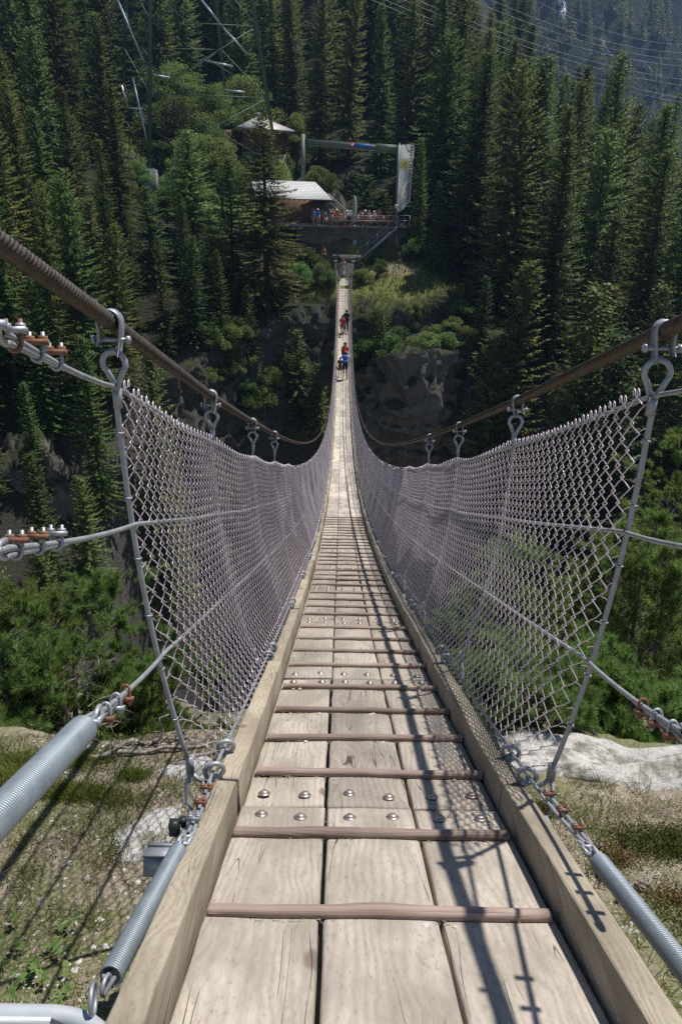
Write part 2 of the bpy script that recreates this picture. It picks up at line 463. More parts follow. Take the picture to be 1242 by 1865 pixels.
nb = MB().add(V, F).build("near_bank", M_soil, smooth=True); tag(nb, kind="structure")

# bare rock of the gorge walls
def rock_mat(name, lo, hi, lich, sc=1.0, moss=True, dark=.8):
    n = NT(name, .9, 0, .25); v = n.coords("Object"); f1 = n.noise(v, .55 * sc, 7, .68, .4); f2 = n.noise(v, 5 * sc, 5, .7)
    vs = n.coords("Object", (1, 1, .22)); st = n.noise(vs, .8 * sc, 4, .6)
    c = n.ramp(f1, [(.3, lo), (.7, hi)])
    c = n.mix(n.ramp(st, [(.48, 0.0), (.7, .7)]), c, lich)
    c = n.mix(n.ramp(f2, [(.3, dark), (.46, 0.0)]), c, tuple(x * .35 for x in lo))
    if moss:
        g = n.n("NewGeometry"); sx = n.n("SeparateXYZ"); n.l(g.outputs["Normal"], sx.inputs[0])
        k = n.math('MULTIPLY', n.ramp(sx.outputs[2], [(.25, 0.0), (.6, 1.0)]), n.ramp(f2, [(.25, .3), (.5, 1.0)]))
        c = n.mix(k, c, n.ramp(f1, [(.3, (.018, .021, .009)), (.7, (.04, .05, .018))]))  # moss on upward faces, darkened to dim the sunlit ledges
    n.col(c); n.bump(n.math('ADD', f1, n.math('MULTIPLY', f2, .4)), .9, .25 / sc)
    return n.m
M_rock = rock_mat("gorge_rock", (.045, .045, .043), (.15, .145, .135), (.10, .09, .06), 1.5)  # shade of the gorge put into the low rock colour
def cliff(name, pts, top, depth, seed, push=0.0, dx=.26, lean=.10, mat=None, k=1.0):
    """a rock face along a plan polyline pts [(x,y)], from the rim height downwards"""
    pts = np.array(pts, float); seg = np.concatenate([[0], np.cumsum(np.hypot(*np.diff(pts, axis=0).T))])
    u = np.arange(0, seg[-1], dx); px = np.interp(u, seg, pts[:, 0]); py = np.interp(u, seg, pts[:, 1]); tz = np.interp(u, seg, top)
    tx = np.gradient(px); ty = np.gradient(py); L = np.hypot(tx, ty); nx, ny = ty / L, -tx / L
    hs = np.concatenate([[-1.6, -.7], np.arange(0, depth, dx)])
    U, Hh = np.meshgrid(np.arange(len(u)), hs, indexing='xy')
    Pn = np.stack([px[U] * .16, py[U] * .16, (tz[U] - Hh) * .09], -1).reshape(-1, 3)
    a = fbm(Pn, seed, 3).reshape(U.shape) * 1.7
    Pb = np.stack([px[U] * .6, py[U] * .6, (tz[U] - Hh) * .42], -1).reshape(-1, 3)
    b = np.abs(fbm(Pb, seed + 9, 5)).reshape(U.shape)
    st_ = np.abs(fbm(Pb * np.array([2.2, 2.2, .55]), seed + 19, 3)).reshape(U.shape)
    off = push + a * (.4 + .6 * k) - b * 1.1 * k - st_ * .55 * k + .35 * k * np.floor((tz[U] - Hh) * .55 + a * 1.4) % .7 + Hh * lean
    off = np.where(Hh < 0, off + Hh * 2.6, off)
    zz = tz[U] - Hh + np.where(Hh < 0, -.3, 0)
    V = np.stack([px[U] + nx[U] * off, py[U] + ny[U] * off, zz], -1).reshape(-1, 3)
    n = len(u); m = len(hs); j, i = np.meshgrid(np.arange(m - 1), np.arange(n - 1), indexing='ij')
    F = np.stack([j * n + i, (j + 1) * n + i, (j + 1) * n + i + 1, j * n + i + 1], -1).reshape(-1, 4)
    o = MB().add(V, F).build(name, mat or M_rock, smooth=False); tag(o, kind="structure")
    return o
cliff("rock_cliff", [(-15, 53), (-12, 58), (-9, 62), (-4, 67), (3, 68), (9, 65.5), (14, 61.5), (17, 60), (21, 55)],
      [-9.5, -7.8, -6.8, -4.6, -4.2, -5.6, -8.2, -10.5, -14], 42, 5, .6)
# the pale rounded buttress right of the bridge
def blob_rock(name, c, s, seed, mat, amp=.25, n=40, freq=1.6, flat=None):
    th = np.linspace(0, math.pi, n); ph = np.linspace(0, 2 * math.pi, 2 * n, endpoint=False)
    A, B = np.meshgrid(th, ph, indexing='ij')
    D = np.stack([np.sin(A) * np.cos(B), np.sin(A) * np.sin(B), np.cos(A)], -1).reshape(-1, 3)
    r = 1 + amp * fbm(D * freq, seed, 5) - amp * .5 * np.abs(fbm(D * freq * 2.7, seed + 4, 3))
    r = r - .055 * np.abs(fbm(D * freq * np.array([3.2, 3.2, 1.2]), seed + 7, 4)) - .02 * np.abs(fbm(D * freq * 13, seed + 8, 3))
    Vv = D * r[:, None]; Vv = np.sign(Vv) * np.abs(Vv) ** .85 * np.asarray(s)
    if flat is not None: Vv[:, 2] = np.minimum(Vv[:, 2], flat * s[2] + .1 * s[2] * fbm(D * 3, seed + 3, 3))
    j, i = np.meshgrid(np.arange(n - 1), np.arange(2 * n), indexing='ij'); m = 2 * n
    F = np.stack([j * m + i, (j + 1) * m + i, (j + 1) * m + (i + 1) % m, j * m + (i + 1) % m], -1).reshape(-1, 4)
    return MB().add(Vv + np.asarray(c), F).build(name, mat, smooth=False, loc=c)
M_rock2 = rock_mat("pale_buttress_rock", (.125, .115, .105), (.27, .25, .23), (.15, .125, .08), 2.0, True)
o = cliff("rock_buttress", [(.6, 67.0), (2.6, 63.6), (5.2, 61.6), (8.2, 60.8), (10.6, 61.2), (12.2, 62.8), (13.2, 67)], [-11, -8.9, -8.0, -7.6, -8.2, -9.2, -12.5], 34, 47, .2, .22, .03, M_rock2, .8); del o["kind"]
tag(o, "broad brownish grey rock face bulging out below the forest, right of the bridge", "rock")
o = blob_rock("rock_outcrop", (-22.0, 43.5, -16.8), (4.2, 2.2, 6.0), 27, M_rock2, .3, 44, 1.8)
tag(o, "grey cracked rock outcrop low in the shaded gorge, behind the near left fence", "rock")

# far mountain, faded by the air
def mtn_mat():
    n = NT("far_mountain_forest", .95, 0, .1); v = n.coords("Object")
    f = n.noise(v, .03, 8, .7); f2 = n.noise(n.coords("Object", (1, 1, .35)), .16, 5, .7)
    c = n.ramp(f2, [(.35, (.008, .014, .010)), (.55, (.018, .028, .016)), (.75, (.04, .055, .026))])
    c = n.mix(n.ramp(f, [(.60, 0.0), (.70, .7)]), c, (.12, .118, .115))
    n.col(c); n.bump(f2, 1, 4)
    return n.m
def mtn_z(x, y):
    P = np.stack([x * .008, y * .008, x * 0], -1).reshape(-1, 3)
    nz = fbm(P, 31, 6).reshape(x.shape)
    b = np.interp(y, [240, 300, 420, 560, 900, 1100], [-60, -30, 60, 190, 520, 700])
    b = b + np.interp(x, [-400, -150, 0, 500], [30, 30, 0, 0])
    return b + nz * 34 * np.clip((y - 230) / 120, 0, 1) - np.abs(fbm(P * 2.2, 33, 4)).reshape(x.shape) * 30
V, F = grid(np.arange(-700, 901, 12.0), np.arange(240, 800, 8.0), mtn_z)
mt = MB().add(V, F).build("mountainside", mtn_mat()); tag(mt, kind="structure")
# ------------------------------------------------------------------ suspension bridge
rng = np.random.default_rng(5)
BR = thing("suspension_bridge", (xc(.2), .2, zd(.2)), "long wooden rope bridge with wire mesh sides hung from two steel cables across the gorge", "bridge")
BR_INV = Matrix.Translation(-Vector(BR.location))
def bpart(o, parent=None):
    """parent an object made in world coordinates without moving it"""
    p = parent or BR; o.parent = p
    par = Matrix.Translation(Vector(BR.location)) if p is BR else None
    if p is BR: o.location = Vector(o.location) - Vector(BR.location)
    return o
def bx(mb, name, mat, parent=None, smooth=False, centre=None):
    """build a bridge part: mesh in world coords, own origin at its centre"""
    Vv = np.concatenate(mb.V); c = (Vv.min(0) + Vv.max(0)) / 2 if centre is None else np.asarray(centre)
    o = mb.build(name, mat, None, smooth, tuple(c))
    wl = Vector(o.location)
    if parent is None: o.parent = BR; o.location = wl - Vector(BR.location)
    else:
        o.parent = parent; o.location = wl - (Vector(parent.location) + Vector(BR.location))
    return o

def plank_mesh(mb, d0, d1, x0, x1, zt=0.0, th=.045, seed=0, nl=14, cross=6):
    """one board between two joints: slightly cupped top, eased edges, worn ends"""
    g = np.random.default_rng(seed)
    ys = np.concatenate([[d0, d0 + .006], np.linspace(d0 + .03, d1 - .03, nl), [d1 - .006, d1]])
    w = x1 - x0
    us = np.array([0, .012, .03] + list(np.linspace(.12, .88, cross)) + [.97, .988, 1.0])
    drop = np.array([.010, .0035, .0008] + [0] * cross + [.0008, .0035, .010])
    ey = np.zeros(len(ys)); ey[0] = .010; ey[1] = .003; ey[-1] = .010; ey[-2] = .003
    A, B = np.meshgrid(np.arange(len(us)), np.arange(len(ys)), indexing='xy')
    Pn = np.stack([us[A] * 3 + seed * 3.7, ys[B] * 2.3, 0 * A + seed], -1).reshape(-1, 3)
    wob = fbm(Pn, 5, 3).reshape(A.shape) * .0022
    tilt = g.normal(0, .002); lift = g.normal(0, .0022)
    dj0, dj1 = d0, d1
    za = zd(d0); zb = zd(d1)
    X = x0 + us[A] * w + xc(ys[B]) + (g.normal(0, .0012, len(ys))[B]) * (np.abs(us[A] - .5) > .45)
    Z = za + (zb - za) * (ys[B] - d0) / (d1 - d0) + zt - np.maximum(drop[A], ey[B]) + wob + lift + tilt * (us[A] - .5) * 2 - .006 * (np.abs(us[A] - .5) * 2) ** 2 * g.uniform(-.2, .5)
    top = np.stack([X, ys[B] + 0 * X, Z], -1).reshape(-1, 3)
    n = len(us); m = len(ys)
    j, i = np.meshgrid(np.arange(m - 1), np.arange(n - 1), indexing='ij')
    F1 = np.stack([j * n + i, j * n + i + 1, (j + 1) * n + i + 1, (j + 1) * n + i], -1).reshape(-1, 4)
    per = np.concatenate([np.arange(n), np.arange(1, m) * n + n - 1, (m - 1) * n + np.arange(n - 2, -1, -1), np.arange(m - 2, 0, -1) * n])
    low = top[per].copy(); low[:, 2] -= th - .008
    k = len(per); q = np.arange(k)
    F2 = np.stack([per[q], n * m + q, n * m + (q + 1) % k, per[(q + 1) % k]], -1)
    mb.add(np.concatenate([top, low]), [F1, F2])
    corner = [n * m + 0, n * m + n - 1, n * m + n - 1 + m - 1, n * m + 2 * (n - 1) + m - 1]
    mb.F.append(np.array([[c + mb.n - len(top) - len(low) for c in reversed(corner)]])); mb.M.append(np.zeros(1, int))
    return mb

PX = [(-.425, -.1475), (-.1385, .1385), (.1475, .425)]
def bolt_mesh(mb, p, r=.0150):
    nrm = np.array([0, .33, 1.0])
    mb.lathe([(0.0001, .0005), (r * 1.45, .0005), (r * 1.45, .003), (r, .0032), (r, .008), (r * .72, .012), (.0001, .0135)], 8, p, nrm)
rest = MB()
for k in range(45):
    a, b = DJ[k] + .003, DJ[k + 1] - .003
    for i, (xa, xb) in enumerate(PX):
        g = np.random.default_rng(k * 3 + i)
        e0, e1 = g.normal(0, .0025), g.normal(0, .0025)
        if k < 33:
            o = bx(plank_mesh(MB(), a + abs(e0), b - abs(e1), xa + e0 * .6, xb + e1 * .6, 0, .045, k * 3 + i, 14 if k < 6 else 4, 6 if k < 6 else 2), "plank", M_plank if k < 8 else M_plank_pale, smooth=(k < 6))
            if k < 14:
                for (dd, zz) in ((a + .075, 0), (b - .075, 0)):
                    for fx in (.25, .75):
                        q = pos(dd + g.normal(0, .008), xa + (xb - xa) * (fx + g.normal(0, .02)), .0012)
                        bm = MB(); bolt_mesh(bm, q)
                        bo = bx(bm, "bolt", M_bolt, parent=o, smooth=False)
        else:
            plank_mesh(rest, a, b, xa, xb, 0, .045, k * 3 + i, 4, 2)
tag(bx(rest, "far_planks", M_plank_pale), kind="stuff")

# kerb beams, one per bay and side, slightly staggered at the joints
for k in range(45):
    for s in (-1, 1):
        g = np.random.default_rng(900 + k * 2 + (s > 0))
        a, b = DJ[k] + .004, DJ[k + 1] - .004
        if k == 0: a = -.55
        x0 = s * (.436 + g.normal(0, .003) - (.006 if k % 2 else 0)); x1 = s * (.503 + g.normal(0, .003))
        lo, hi = min(x0, x1), max(x0, x1)
        o = bx(plank_mesh(MB(), a, b, lo, hi, .112 + g.normal(0, .0035) - (.004 if k == 0 else 0), .165, 400 + k * 2 + s, 14 if k < 6 else 4, 5 if k < 6 else 2), "kerb_beam", M_kerb, smooth=(k < 6))

# anti-slip cleats on the steep ends
offs = (.25, .61, .97, 1.36)
cl = [1.213, 1.589, .83, .46] + [DJ[j] + q for j in range(1, 9) for q in offs] + [DJ[j] + q for j in range(36, 45) for q in offs]
cl = [c for c in cl if c < 14.4 or c > 56]
for n_, d in enumerate(cl):
    g = np.random.default_rng(300 + n_)
    ns = 26 if d < 8 else 6
    xs = np.linspace(-.405, .425, ns) if d > 2 else np.linspace(-.425 + .01, .41, ns)
    prof = np.array([(-.021, .0), (-.021, .011), (-.016, .021), (-.006, .0255), (.006, .0255), (.016, .0205), (.021, .011), (.021, .0)])
    wob = fbm(np.stack([xs * 6, 0 * xs + n_ * 3.3, 0 * xs], -1), 8, 3)
    sk = g.normal(0, .006)
    mb = MB(); Vv = []
    for j, x in enumerate(xs):
        dd = d + sk * x * 2 + wob[j] * .003
        sc = 1 + wob[j] * .10
        Vv.append(np.stack([np.full(8, xc(d) + x), dd + prof[:, 0] * sc, zd(dd) + .001 + prof[:, 1] * sc - S0 * .9 * prof[:, 0] * 0 + (-S0 + 2 * C0 * d) * prof[:, 0]], -1))
    Vv = np.concatenate(Vv); n8 = 8
    i, j = np.meshgrid(np.arange(ns - 1), np.arange(7), indexing='ij')
    mb.add(Vv, [np.stack([i * n8 + j, i * n8 + j + 1, (i + 1) * n8 + j + 1, (i + 1) * n8 + j], -1).reshape(-1, 4),
                np.array([list(range(8)), [(ns - 1) * 8 + 7 - q for q in range(8)]])])
    bx(mb, "cleat", M_cleat, smooth=True)

# steel cross beams under each joint
for k in range(1, 46):
    mb = MB(); p = pos(DJ[k], 0, -.085)
    mb.box(p, (1.22 if k < 45 else 1.1, .07, .05)); bx(mb, "cross_beam", M_galv)
# angle bracket with a black block at the first joint, left of the kerb
mb = MB(); p = pos(1.50, -.60, -.004)
mb.box(p, (.115, .075, .005), (R(-19), 0, 0)); mb.box(p + np.array([0, -.036, -.028]), (.115, .005, .055), (R(-19), 0, 0)); mb.box(p + np.array([0, .012, .004]), (.112, .004, .007), (R(-19), 0, 0))
br = bx(mb, "bracket", M_galv)
mb = MB(); mb.box(p + np.array([.012, .06, .022]), (.028, .026, .045)); mb.lathe([(.009, 0), (.009, .02), (.013, .021), (.013, .03), (.0001, .032)], 6, p + np.array([.035, .075, .012]))
bx(mb, "block", M_black, parent=br)

# main cables
for s in (-1, 1):
    def cp(d): return pos(d, s * hwt(d), cabz(d))
    mb = MB()
    d1 = np.arange(.25, 6.0, .0035); d1[0] = .25
    P1 = cp(d1); P1[d1 < 1.78] = cp(np.array([1.78])) + (d1[d1 < 1.78, None] - 1.78) * np.array([[0.0 * s, 1, -.335 if s < 0 else -.30]]) 
    Vv, Fv = strand(P1, .0170, 8, .125, .24, 32); mb.add(Vv, Fv)
    d2 = np.concatenate([[d1[-1]], np.arange(6.0, 16, .012)]); Vv, Fv = strand(cp(d2), .0170, 8, .125, .2, 16); mb.add(Vv, Fv)
    d3 = np.arange(15.98, 74, .4); mb.tube(cp(d3), .0170, 8)
    bx(mb, "main_cable", M_cable, smooth=True)

# handrail wire ropes (three a side) and the foot rope along the kerb
ANCH = {(-1, 0): (1.0, -.602, 1.318), (-1, 1): (1.0, -.657, .976), (-1, 2): (1.15, -.60, .60), (-1, 3): (1.40, -.508, .118),
        (1, 0): (1.0, .60, 1.32), (1, 1): (1.0, .575, .985), (1, 2): (1.15, .60, .575), (1, 3): (1.40, .56, .105)}
RZS = (1.385, 1.0, .585, .137)
def rope_pt(s, i, d):
    if i < 3: return pos(d, s * (fw(d, RZS[i]) + .004), RZS[i])
    return pos(d, s * (.513 + 0 * d), RZS[3])
ROPE_END = {}
for s in (-1, 1):
    for i in range(4):
        mb = MB()
        A = pos(np.array(ANCH[(s, i)][0]), ANCH[(s, i)][1], ANCH[(s, i)][2]); B = rope_pt(s, i, np.array(1.78))
        n1 = int(np.linalg.norm(B - A) / .0025)
        tt = np.linspace(0, 1, n1)[:, None]; P0 = A + (B - A) * tt; P0[:, 2] -= .012 * (4 * tt[:, 0] * (1 - tt[:, 0]))
        dn = np.arange(1.78, 5.2, .0028); P1 = rope_pt(s, i, dn)
        Pn = np.concatenate([P0, P1[1:]])
        ker = np.ones(31) / 31
        Ps = np.stack([np.convolve(np.pad(Pn[:, c], 15, 'edge'), ker, 'valid') for c in range(3)], -1)
        Vv, Fv = strand(Ps, .0058, 6, .055, .14, 12); mb.add(Vv, Fv)
        mb.tube(rope_pt(s, i, np.concatenate([np.arange(5.19, 20, .25), np.arange(20, 72.4, .8)])), .0058, 6)
        o = bx(mb, "handrail_rope" if i < 3 else "foot_rope", M_rope, smooth=True)
        u = (B - A) / np.linalg.norm(B - A)
        ROPE_END[(s, i)] = (A, u)
        # the rope doubles back round a thimble, held by clamps
        side = np.cross(u, (0, 0, 1.0)); side /= np.linalg.norm(side); upv = np.cross(side, u)
        off = side if i == 3 else upv * -1
        mb = MB(); q = []
        L = {0: .30, 1: .26, 2: .24, 3: .27}[i]
        for t in np.linspace(0, L, 8)[::-1]: q.append(A + u * (t + .03) + off * .0135)
        for a in np.linspace(0, math.pi, 9): q.append(A + u * (.022 - .03 * math.sin(a)) + off * (.002 + .0145 * math.cos(a)))
        qd = []
        q = np.array(q); sl_ = np.concatenate([[0], np.cumsum(np.linalg.norm(np.diff(q, axis=0), axis=1))]); tq = np.arange(0, sl_[-1], .003)
        qq = np.stack([np.interp(tq, sl_, q[:, c]) for c in range(3)], -1)
        mb.tube(qq, .0056, 8); bx(mb, "rope_tail", M_rope, smooth=True, parent=o)
        for j in range(3):
            t = .06 + j * (L - .08) / 2
            c = A + u * t + off * .007
            m = MB()
            # saddle
            up2 = off if i != 3 else upv
            sd = np.cross(u, up2)
            qs = [c + sd * (.0125 * math.cos(a)) - up2 * (.0125 * math.sin(a)) for a in np.linspace(0, math.pi, 9)]
            flip = -1 if (i in (1,) or (i == 0)) else 1
            qs = [c + sd * .0105 + up2 * .034 * flip] + [c + sd * (.0105 * math.cos(a)) - up2 * flip * (.0155 * math.sin(a)) for a in np.linspace(0, math.pi, 9)] + [c - sd * .0105 + up2 * .034 * flip]
            m.tube(np.array(qs), .0034, 7, mi=1)
            m.beam(c - sd * .019 + up2 * .017 * flip, c + sd * .019 + up2 * .017 * flip, .015, .009, tuple(up2))
            for e in (-1, 1): m.lathe([(.0001, .019), (.0078, .019), (.0078, .027), (.0001, .027)], 6, c + sd * .0105 * e, up2 * flip)
            bx(m, "rope_clamp", [M_rust if (j + i) % 3 or s > 0 else M_galv, M_galv if (i + j) % 4 else M_rust])

# hangers with cable clamp, bolt and eye
for k in range(1, 46):
    d = DJ[k] if k < 45 else 72.0
    for s in (-1, 1):
        near = k < 9
        c = pos(np.array(d), s * float(hwt(d)), float(cabz(d)))
        mb = MB()
        ez = float(cabz(d)) - .165                     # bottom of the eye
        zs = np.concatenate([np.linspace(.16, ez - .03, 14 if near else 4)])
        rodP = np.array([pos(np.array(d), s * (float(fw(d, z)) + .045 * (1 - (z - .13) / 1.4) ** 1.5 + .004), z) for z in zs])
        rodP = np.concatenate([rodP, [c + np.array([0, 0, -.175])]])
        mb.tube(rodP, .0078, 10 if near else 5)
        S = 8 if near else 5
        # teardrop eye in the plane across the bridge
        ec = c + np.array([0, 0, -.105]); pts = []
        for a in np.linspace(-.25 * math.pi, 1.25 * math.pi, 15 if near else 8): pts.append(ec + np.array([.031 * math.cos(a), .008 * (a - 1.57) / 2.2, .031 * math.sin(a)]))
        pts = [c + np.array([.002, -.009, -.172])] + pts + [c + np.array([-.002, .009, -.172])]
        mb.tube(np.array(pts), .0082, S)
        mb.box(c + np.array([0, 0, -.195]), (.02, .018, .05))
        # forked foot hooking the ring bolts
        ft = rodP[0]
        mb.beam(ft + np.array([0, 0, .03]), ft + np.array([0, 0, -.035]), .024, .014, (0, 1, 0))
        fk = np.array([ft + np.array([0, 0, -.03]), ft + np.array([s * .012, -.02, -.075]), ft + np.array([s * .008, -.04, -.115]), ft + np.array([-s * .012, -.05, -.135])])
        mb.tube(fk, .0075, S)
        mb.tube(np.array([ft + np.array([0, 0, -.03]), ft + np.array([-s * .022, 0, -.055]), ft + np.array([-s * .05, 0, -.07])]), .0075, S)
        # wire ties
        if near:
            for z in np.linspace(.3, ez - .12, 6): mb.ring(rodP[np.argmin(np.abs(zs - z))], .0105, .0024, (.15, .1, 1), 10, 5)
        h = bx(mb, "hanger", M_galv, smooth=True)
        m = MB()
        qs = []
        for a in np.linspace(-.5 * math.pi - .5, 1.5 * math.pi - 2.64, 3): pass
        arc = [(.027 * math.cos(a), .027 * math.sin(a)) for a in np.linspace(0, math.pi, 11 if near else 6)]
        prof = [(.012, -.085), (.024, -.03)] + arc + [(-.026, -.04), (-.034, -.062)]
        if s > 0: prof = [(-x, z) for x, z in prof]
        Vs = []; th = .0045; W_ = .017
        pr = np.array(prof); tg = np.gradient(pr, axis=0); tg /= np.linalg.norm(tg, axis=1, keepdims=True); nn = np.stack([tg[:, 1], -tg[:, 0]], -1)
        for (p_, q_) in zip(pr, nn):
            for (t_, y_) in ((0, -W_), (0, W_), (th, W_), (th, -W_)): Vs.append(c + np.array([p_[0] + q_[0] * t_, y_, p_[1] + q_[1] * t_]))
        ns = len(pr); i_, j_ = np.meshgrid(np.arange(ns - 1), np.arange(4), indexing='ij')
        m.add(np.array(Vs), [np.stack([i_ * 4 + j_, i_ * 4 + (j_ + 1) % 4, (i_ + 1) * 4 + (j_ + 1) % 4, (i_ + 1) * 4 + j_], -1).reshape(-1, 4), np.array([[0, 1, 2, 3], [(ns - 1) * 4 + 3, (ns - 1) * 4 + 2, (ns - 1) * 4 + 1, (ns - 1) * 4]])])
        if near:
            m.lathe([(.0001, -.05), (.006, -.05), (.006, .045), (.0001, .045)], 8, c + np.array([0, 0, -.045]), (1, 0, 0))
            m.lathe([(.0001, 0), (.0115, 0), (.0115, .009), (.0001, .010)], 6, c + np.array([.038 if s < 0 else -.046, 0, -.045]), (1, 0, 0))
            m.lathe([(.0001, 0), (.0115, 0), (.0115, .009), (.0001, .010)], 6, c + np.array([-.050 if s < 0 else .042, 0, -.045]), (1, 0, 0))
        else:
            m.box(c + np.array([0, 0, -.045]), (.09, .016, .016))
        bx(m, "cable_clamp", M_galv, parent=h, smooth=False)

# ring bolts on the kerb
nr = 0
for k in range(1, 26):
    for s in (-1, 1):
        for dd in (0, .2):
            if nr >= 100: break
            d = DJ[k] + dd; c = pos(np.array(d), s * .508, .140)
            mb = MB(); mb.ring(c, .030, .0082, (.25 * s, 1, .1), 22 if k < 5 else 10, 8 if k < 5 else 5)
            mb.lathe([(.018, -.031), (.018, -.022), (.010, -.021), (.010, -.012), (.0001, -.012)], 8, c)
            bx(mb, "ring_bolt", M_galv, smooth=True); nr += 1

# woven wire mesh: zigzag wires hooked into each other
for s in (-1, 1):
    g = np.random.default_rng(70 + s)
    for_near = MB()
    A_, B_ = .044, .080
    def wires(d0, d1, A, nrow, ptper, r, S):
        # arc-length spaced wire positions
        dd = np.linspace(d0, d1, 4000); L = np.concatenate([[0], np.cumsum(np.hypot(np.diff(dd), np.diff(zd(dd))))])
        n = int(L[-1] / A); u = np.interp(np.arange(n) * A + A * .5, L, dd)
        if d0 < 2: # looser, stretched meshes next to the first hanger
            u = d0 + (u - d0) * 1.0 + .05 * np.exp(-(u - d0) / .12) * (u - d0) / .12
        zz0, zz1 = .135, 1.405
        vj = np.linspace(0, 1, nrow * 2 + 1)
        M = len(u)
        sg = np.where(np.arange(len(vj)) % 2 == 0, 1.0, -1.0)
        pts_u = []; pts_v = []; pts_w = []
        cs = .5 * (zz1 - zz0) / nrow * .18 / (zz1 - zz0)
        for j, v in enumerate(vj):
            if ptper == 2:
                pts_u += [sg[j] * A * .53, sg[j] * A * .53]; pts_v += [v - cs, v + cs]; pts_w += [sg[j] * .0062, -sg[j] * .0062]
            else:
                pts_u += [sg[j] * A * .53]; pts_v += [v]; pts_w += [0]
        pu = np.array(pts_u); pv = np.array(pts_v); pw = np.array(pts_w)
        slope = np.abs(-S0 + 2 * C0 * u)
        jit = fbm(np.stack([u * 1.3, u * 0 + s * 5, u * 0], -1), 77, 3)
        v2 = pv[None] + 0 * u[:, None]
        # sagging of the mesh between hangers and small irregularities
        par = np.where(np.arange(M) % 2 == 0, 1.0, -1.0)[:, None]
        d = u[:, None] + par * pu[None] / np.sqrt(1 + slope[:, None] ** 2) + g.normal(0, A * .035, (M, len(pu)))
        zz = zz0 + (zz1 - zz0) * v2
        bay = np.sin(math.pi * ((d - 1.78) / 1.6 % 1.0))
        zz = zz + (-.028 * bay - .012 + .012 * jit[:, None]) * (v2 ** 2) + .006 * jit[:, None] * (1 - v2)
        belly = fbm(np.stack([d.ravel() * 1.1, zz.ravel() * 2.2, 0 * d.ravel() + s], -1), 55, 3).reshape(d.shape) * .012
        fx = fw(d, zz, .516) + (.060 * np.exp(-np.maximum(d - 1.79, 0) / .13)) * np.clip(1 - v2, 0, 1) ** 1.2
        pin = np.clip(v2 * 5, 0, 1)
        X = xc(d) + s * (fx - .006 + par * pw[None] + belly * pin - .010 * bay * np.sin(v2 * math.pi))
        P = np.stack([X, d, zd(d) + zz], -1)
        V, F = tubes(P, r, S)
        # knuckles along the top
        return V, F, P
    mb = MB()
    for (a, b, nrow, pp, r, S) in ((1.80, 9.0, 16, 2, .0020, 5), (9.0, 22, 16, 1, .0019, 4), (22, 72.2, 16, 1, .0018, 3)):
        V, F, P = wires(a, b, A_, nrow, pp, r, S); mb.add(V, F)
        if a < 9:
            top = P[:, -1]; K = []
            dirn = np.array([0, .5, 1.0])
            q = np.stack([top, top + [0, .006, .012], top + [0, .014, .016], top + [0, .018, .008], top + [0, .012, -.004]], 1)
            V, F = tubes(q, .002, 5); mb.add(V, F)
            bot = P[:, 0]; q = np.stack([bot, bot + [0, .004, -.012], bot + [0, .014, -.016], bot + [0, .018, -.006]], 1)
            V, F = tubes(q, .002, 5); mb.add(V, F)
    # lacing wires tying the cut edge of the mesh to the first hanger
    for q in np.linspace(.03, .97, 17):
        z_ = .135 + 1.27 * q; a_ = pos(np.array(1.78), s * (float(fw(1.78, z_)) + .045 * (1 - min(1, max(0, (z_ - .13) / 1.4))) ** 1.5 + .004), z_); b_ = pos(np.array(1.835), s * (float(fw(1.83, z_)) + .038 * (1 - q)), z_ + rng.normal(0, .02))
        mb.tube(np.array([a_ + [0, -.008, .004], (a_ + b_) / 2 + [0, 0, .006], b_]), .0016, 4, False)
    o = bx(mb, "wire_mesh", M_wire)

# tension springs between the ropes and the frame at the bridge head
def spring(A, B, rad, label, loop_lo=True):
    A = np.asarray(A); B = np.asarray(B); u = (B - A); L = np.linalg.norm(u); u /= L
    sd = np.cross(u, (0, 0, 1.0)); sd /= np.linalg.norm(sd); up = np.cross(sd, u)
    t = thing("tension_spring", tuple(B), label, "spring", "tension springs on the rope ends")
    wd = .0026; turns = int(L / (wd * 2.02)); n = turns * 14
    a = np.arange(n) * 2 * math.pi / 14; q = A + u * (np.arange(n) / n * L)[:, None] + (sd * np.cos(a)[:, None] + up * np.sin(a)[:, None]) * rad
    V, F = tubes(q[None], wd, 5)
    m = MB().add(V - np.asarray(B), F); m.build("coil", M_spring, t, smooth=True)
    for (c, v) in ((A, -u), (B, u)):
        m = MB(); pts = [c - v * .01 + sd * rad * .9, c + v * .004 + sd * rad * .4] + [c + v * (.020 + .018 * math.sin(x)) + up * .016 * math.cos(x) for x in np.linspace(-2.4, 2.4, 12)] + [c - v * .004 - sd * rad * .4]
        m.tube(np.array(pts) - np.asarray(B), .0045, 8); m.build("hook", M_galv, t, smooth=True)
    return t
LBL = {0: "upper steel coil spring clipped at the left edge, on the top handrail rope", 1: "steel coil spring at the left edge on the middle handrail rope, barely in view",
       2: "fat grey coil spring on the lower left handrail rope, above the stony soil", 3: "long grey coil spring lying along the left kerb beam", 13: "long grey coil spring lying along the right kerb beam"}
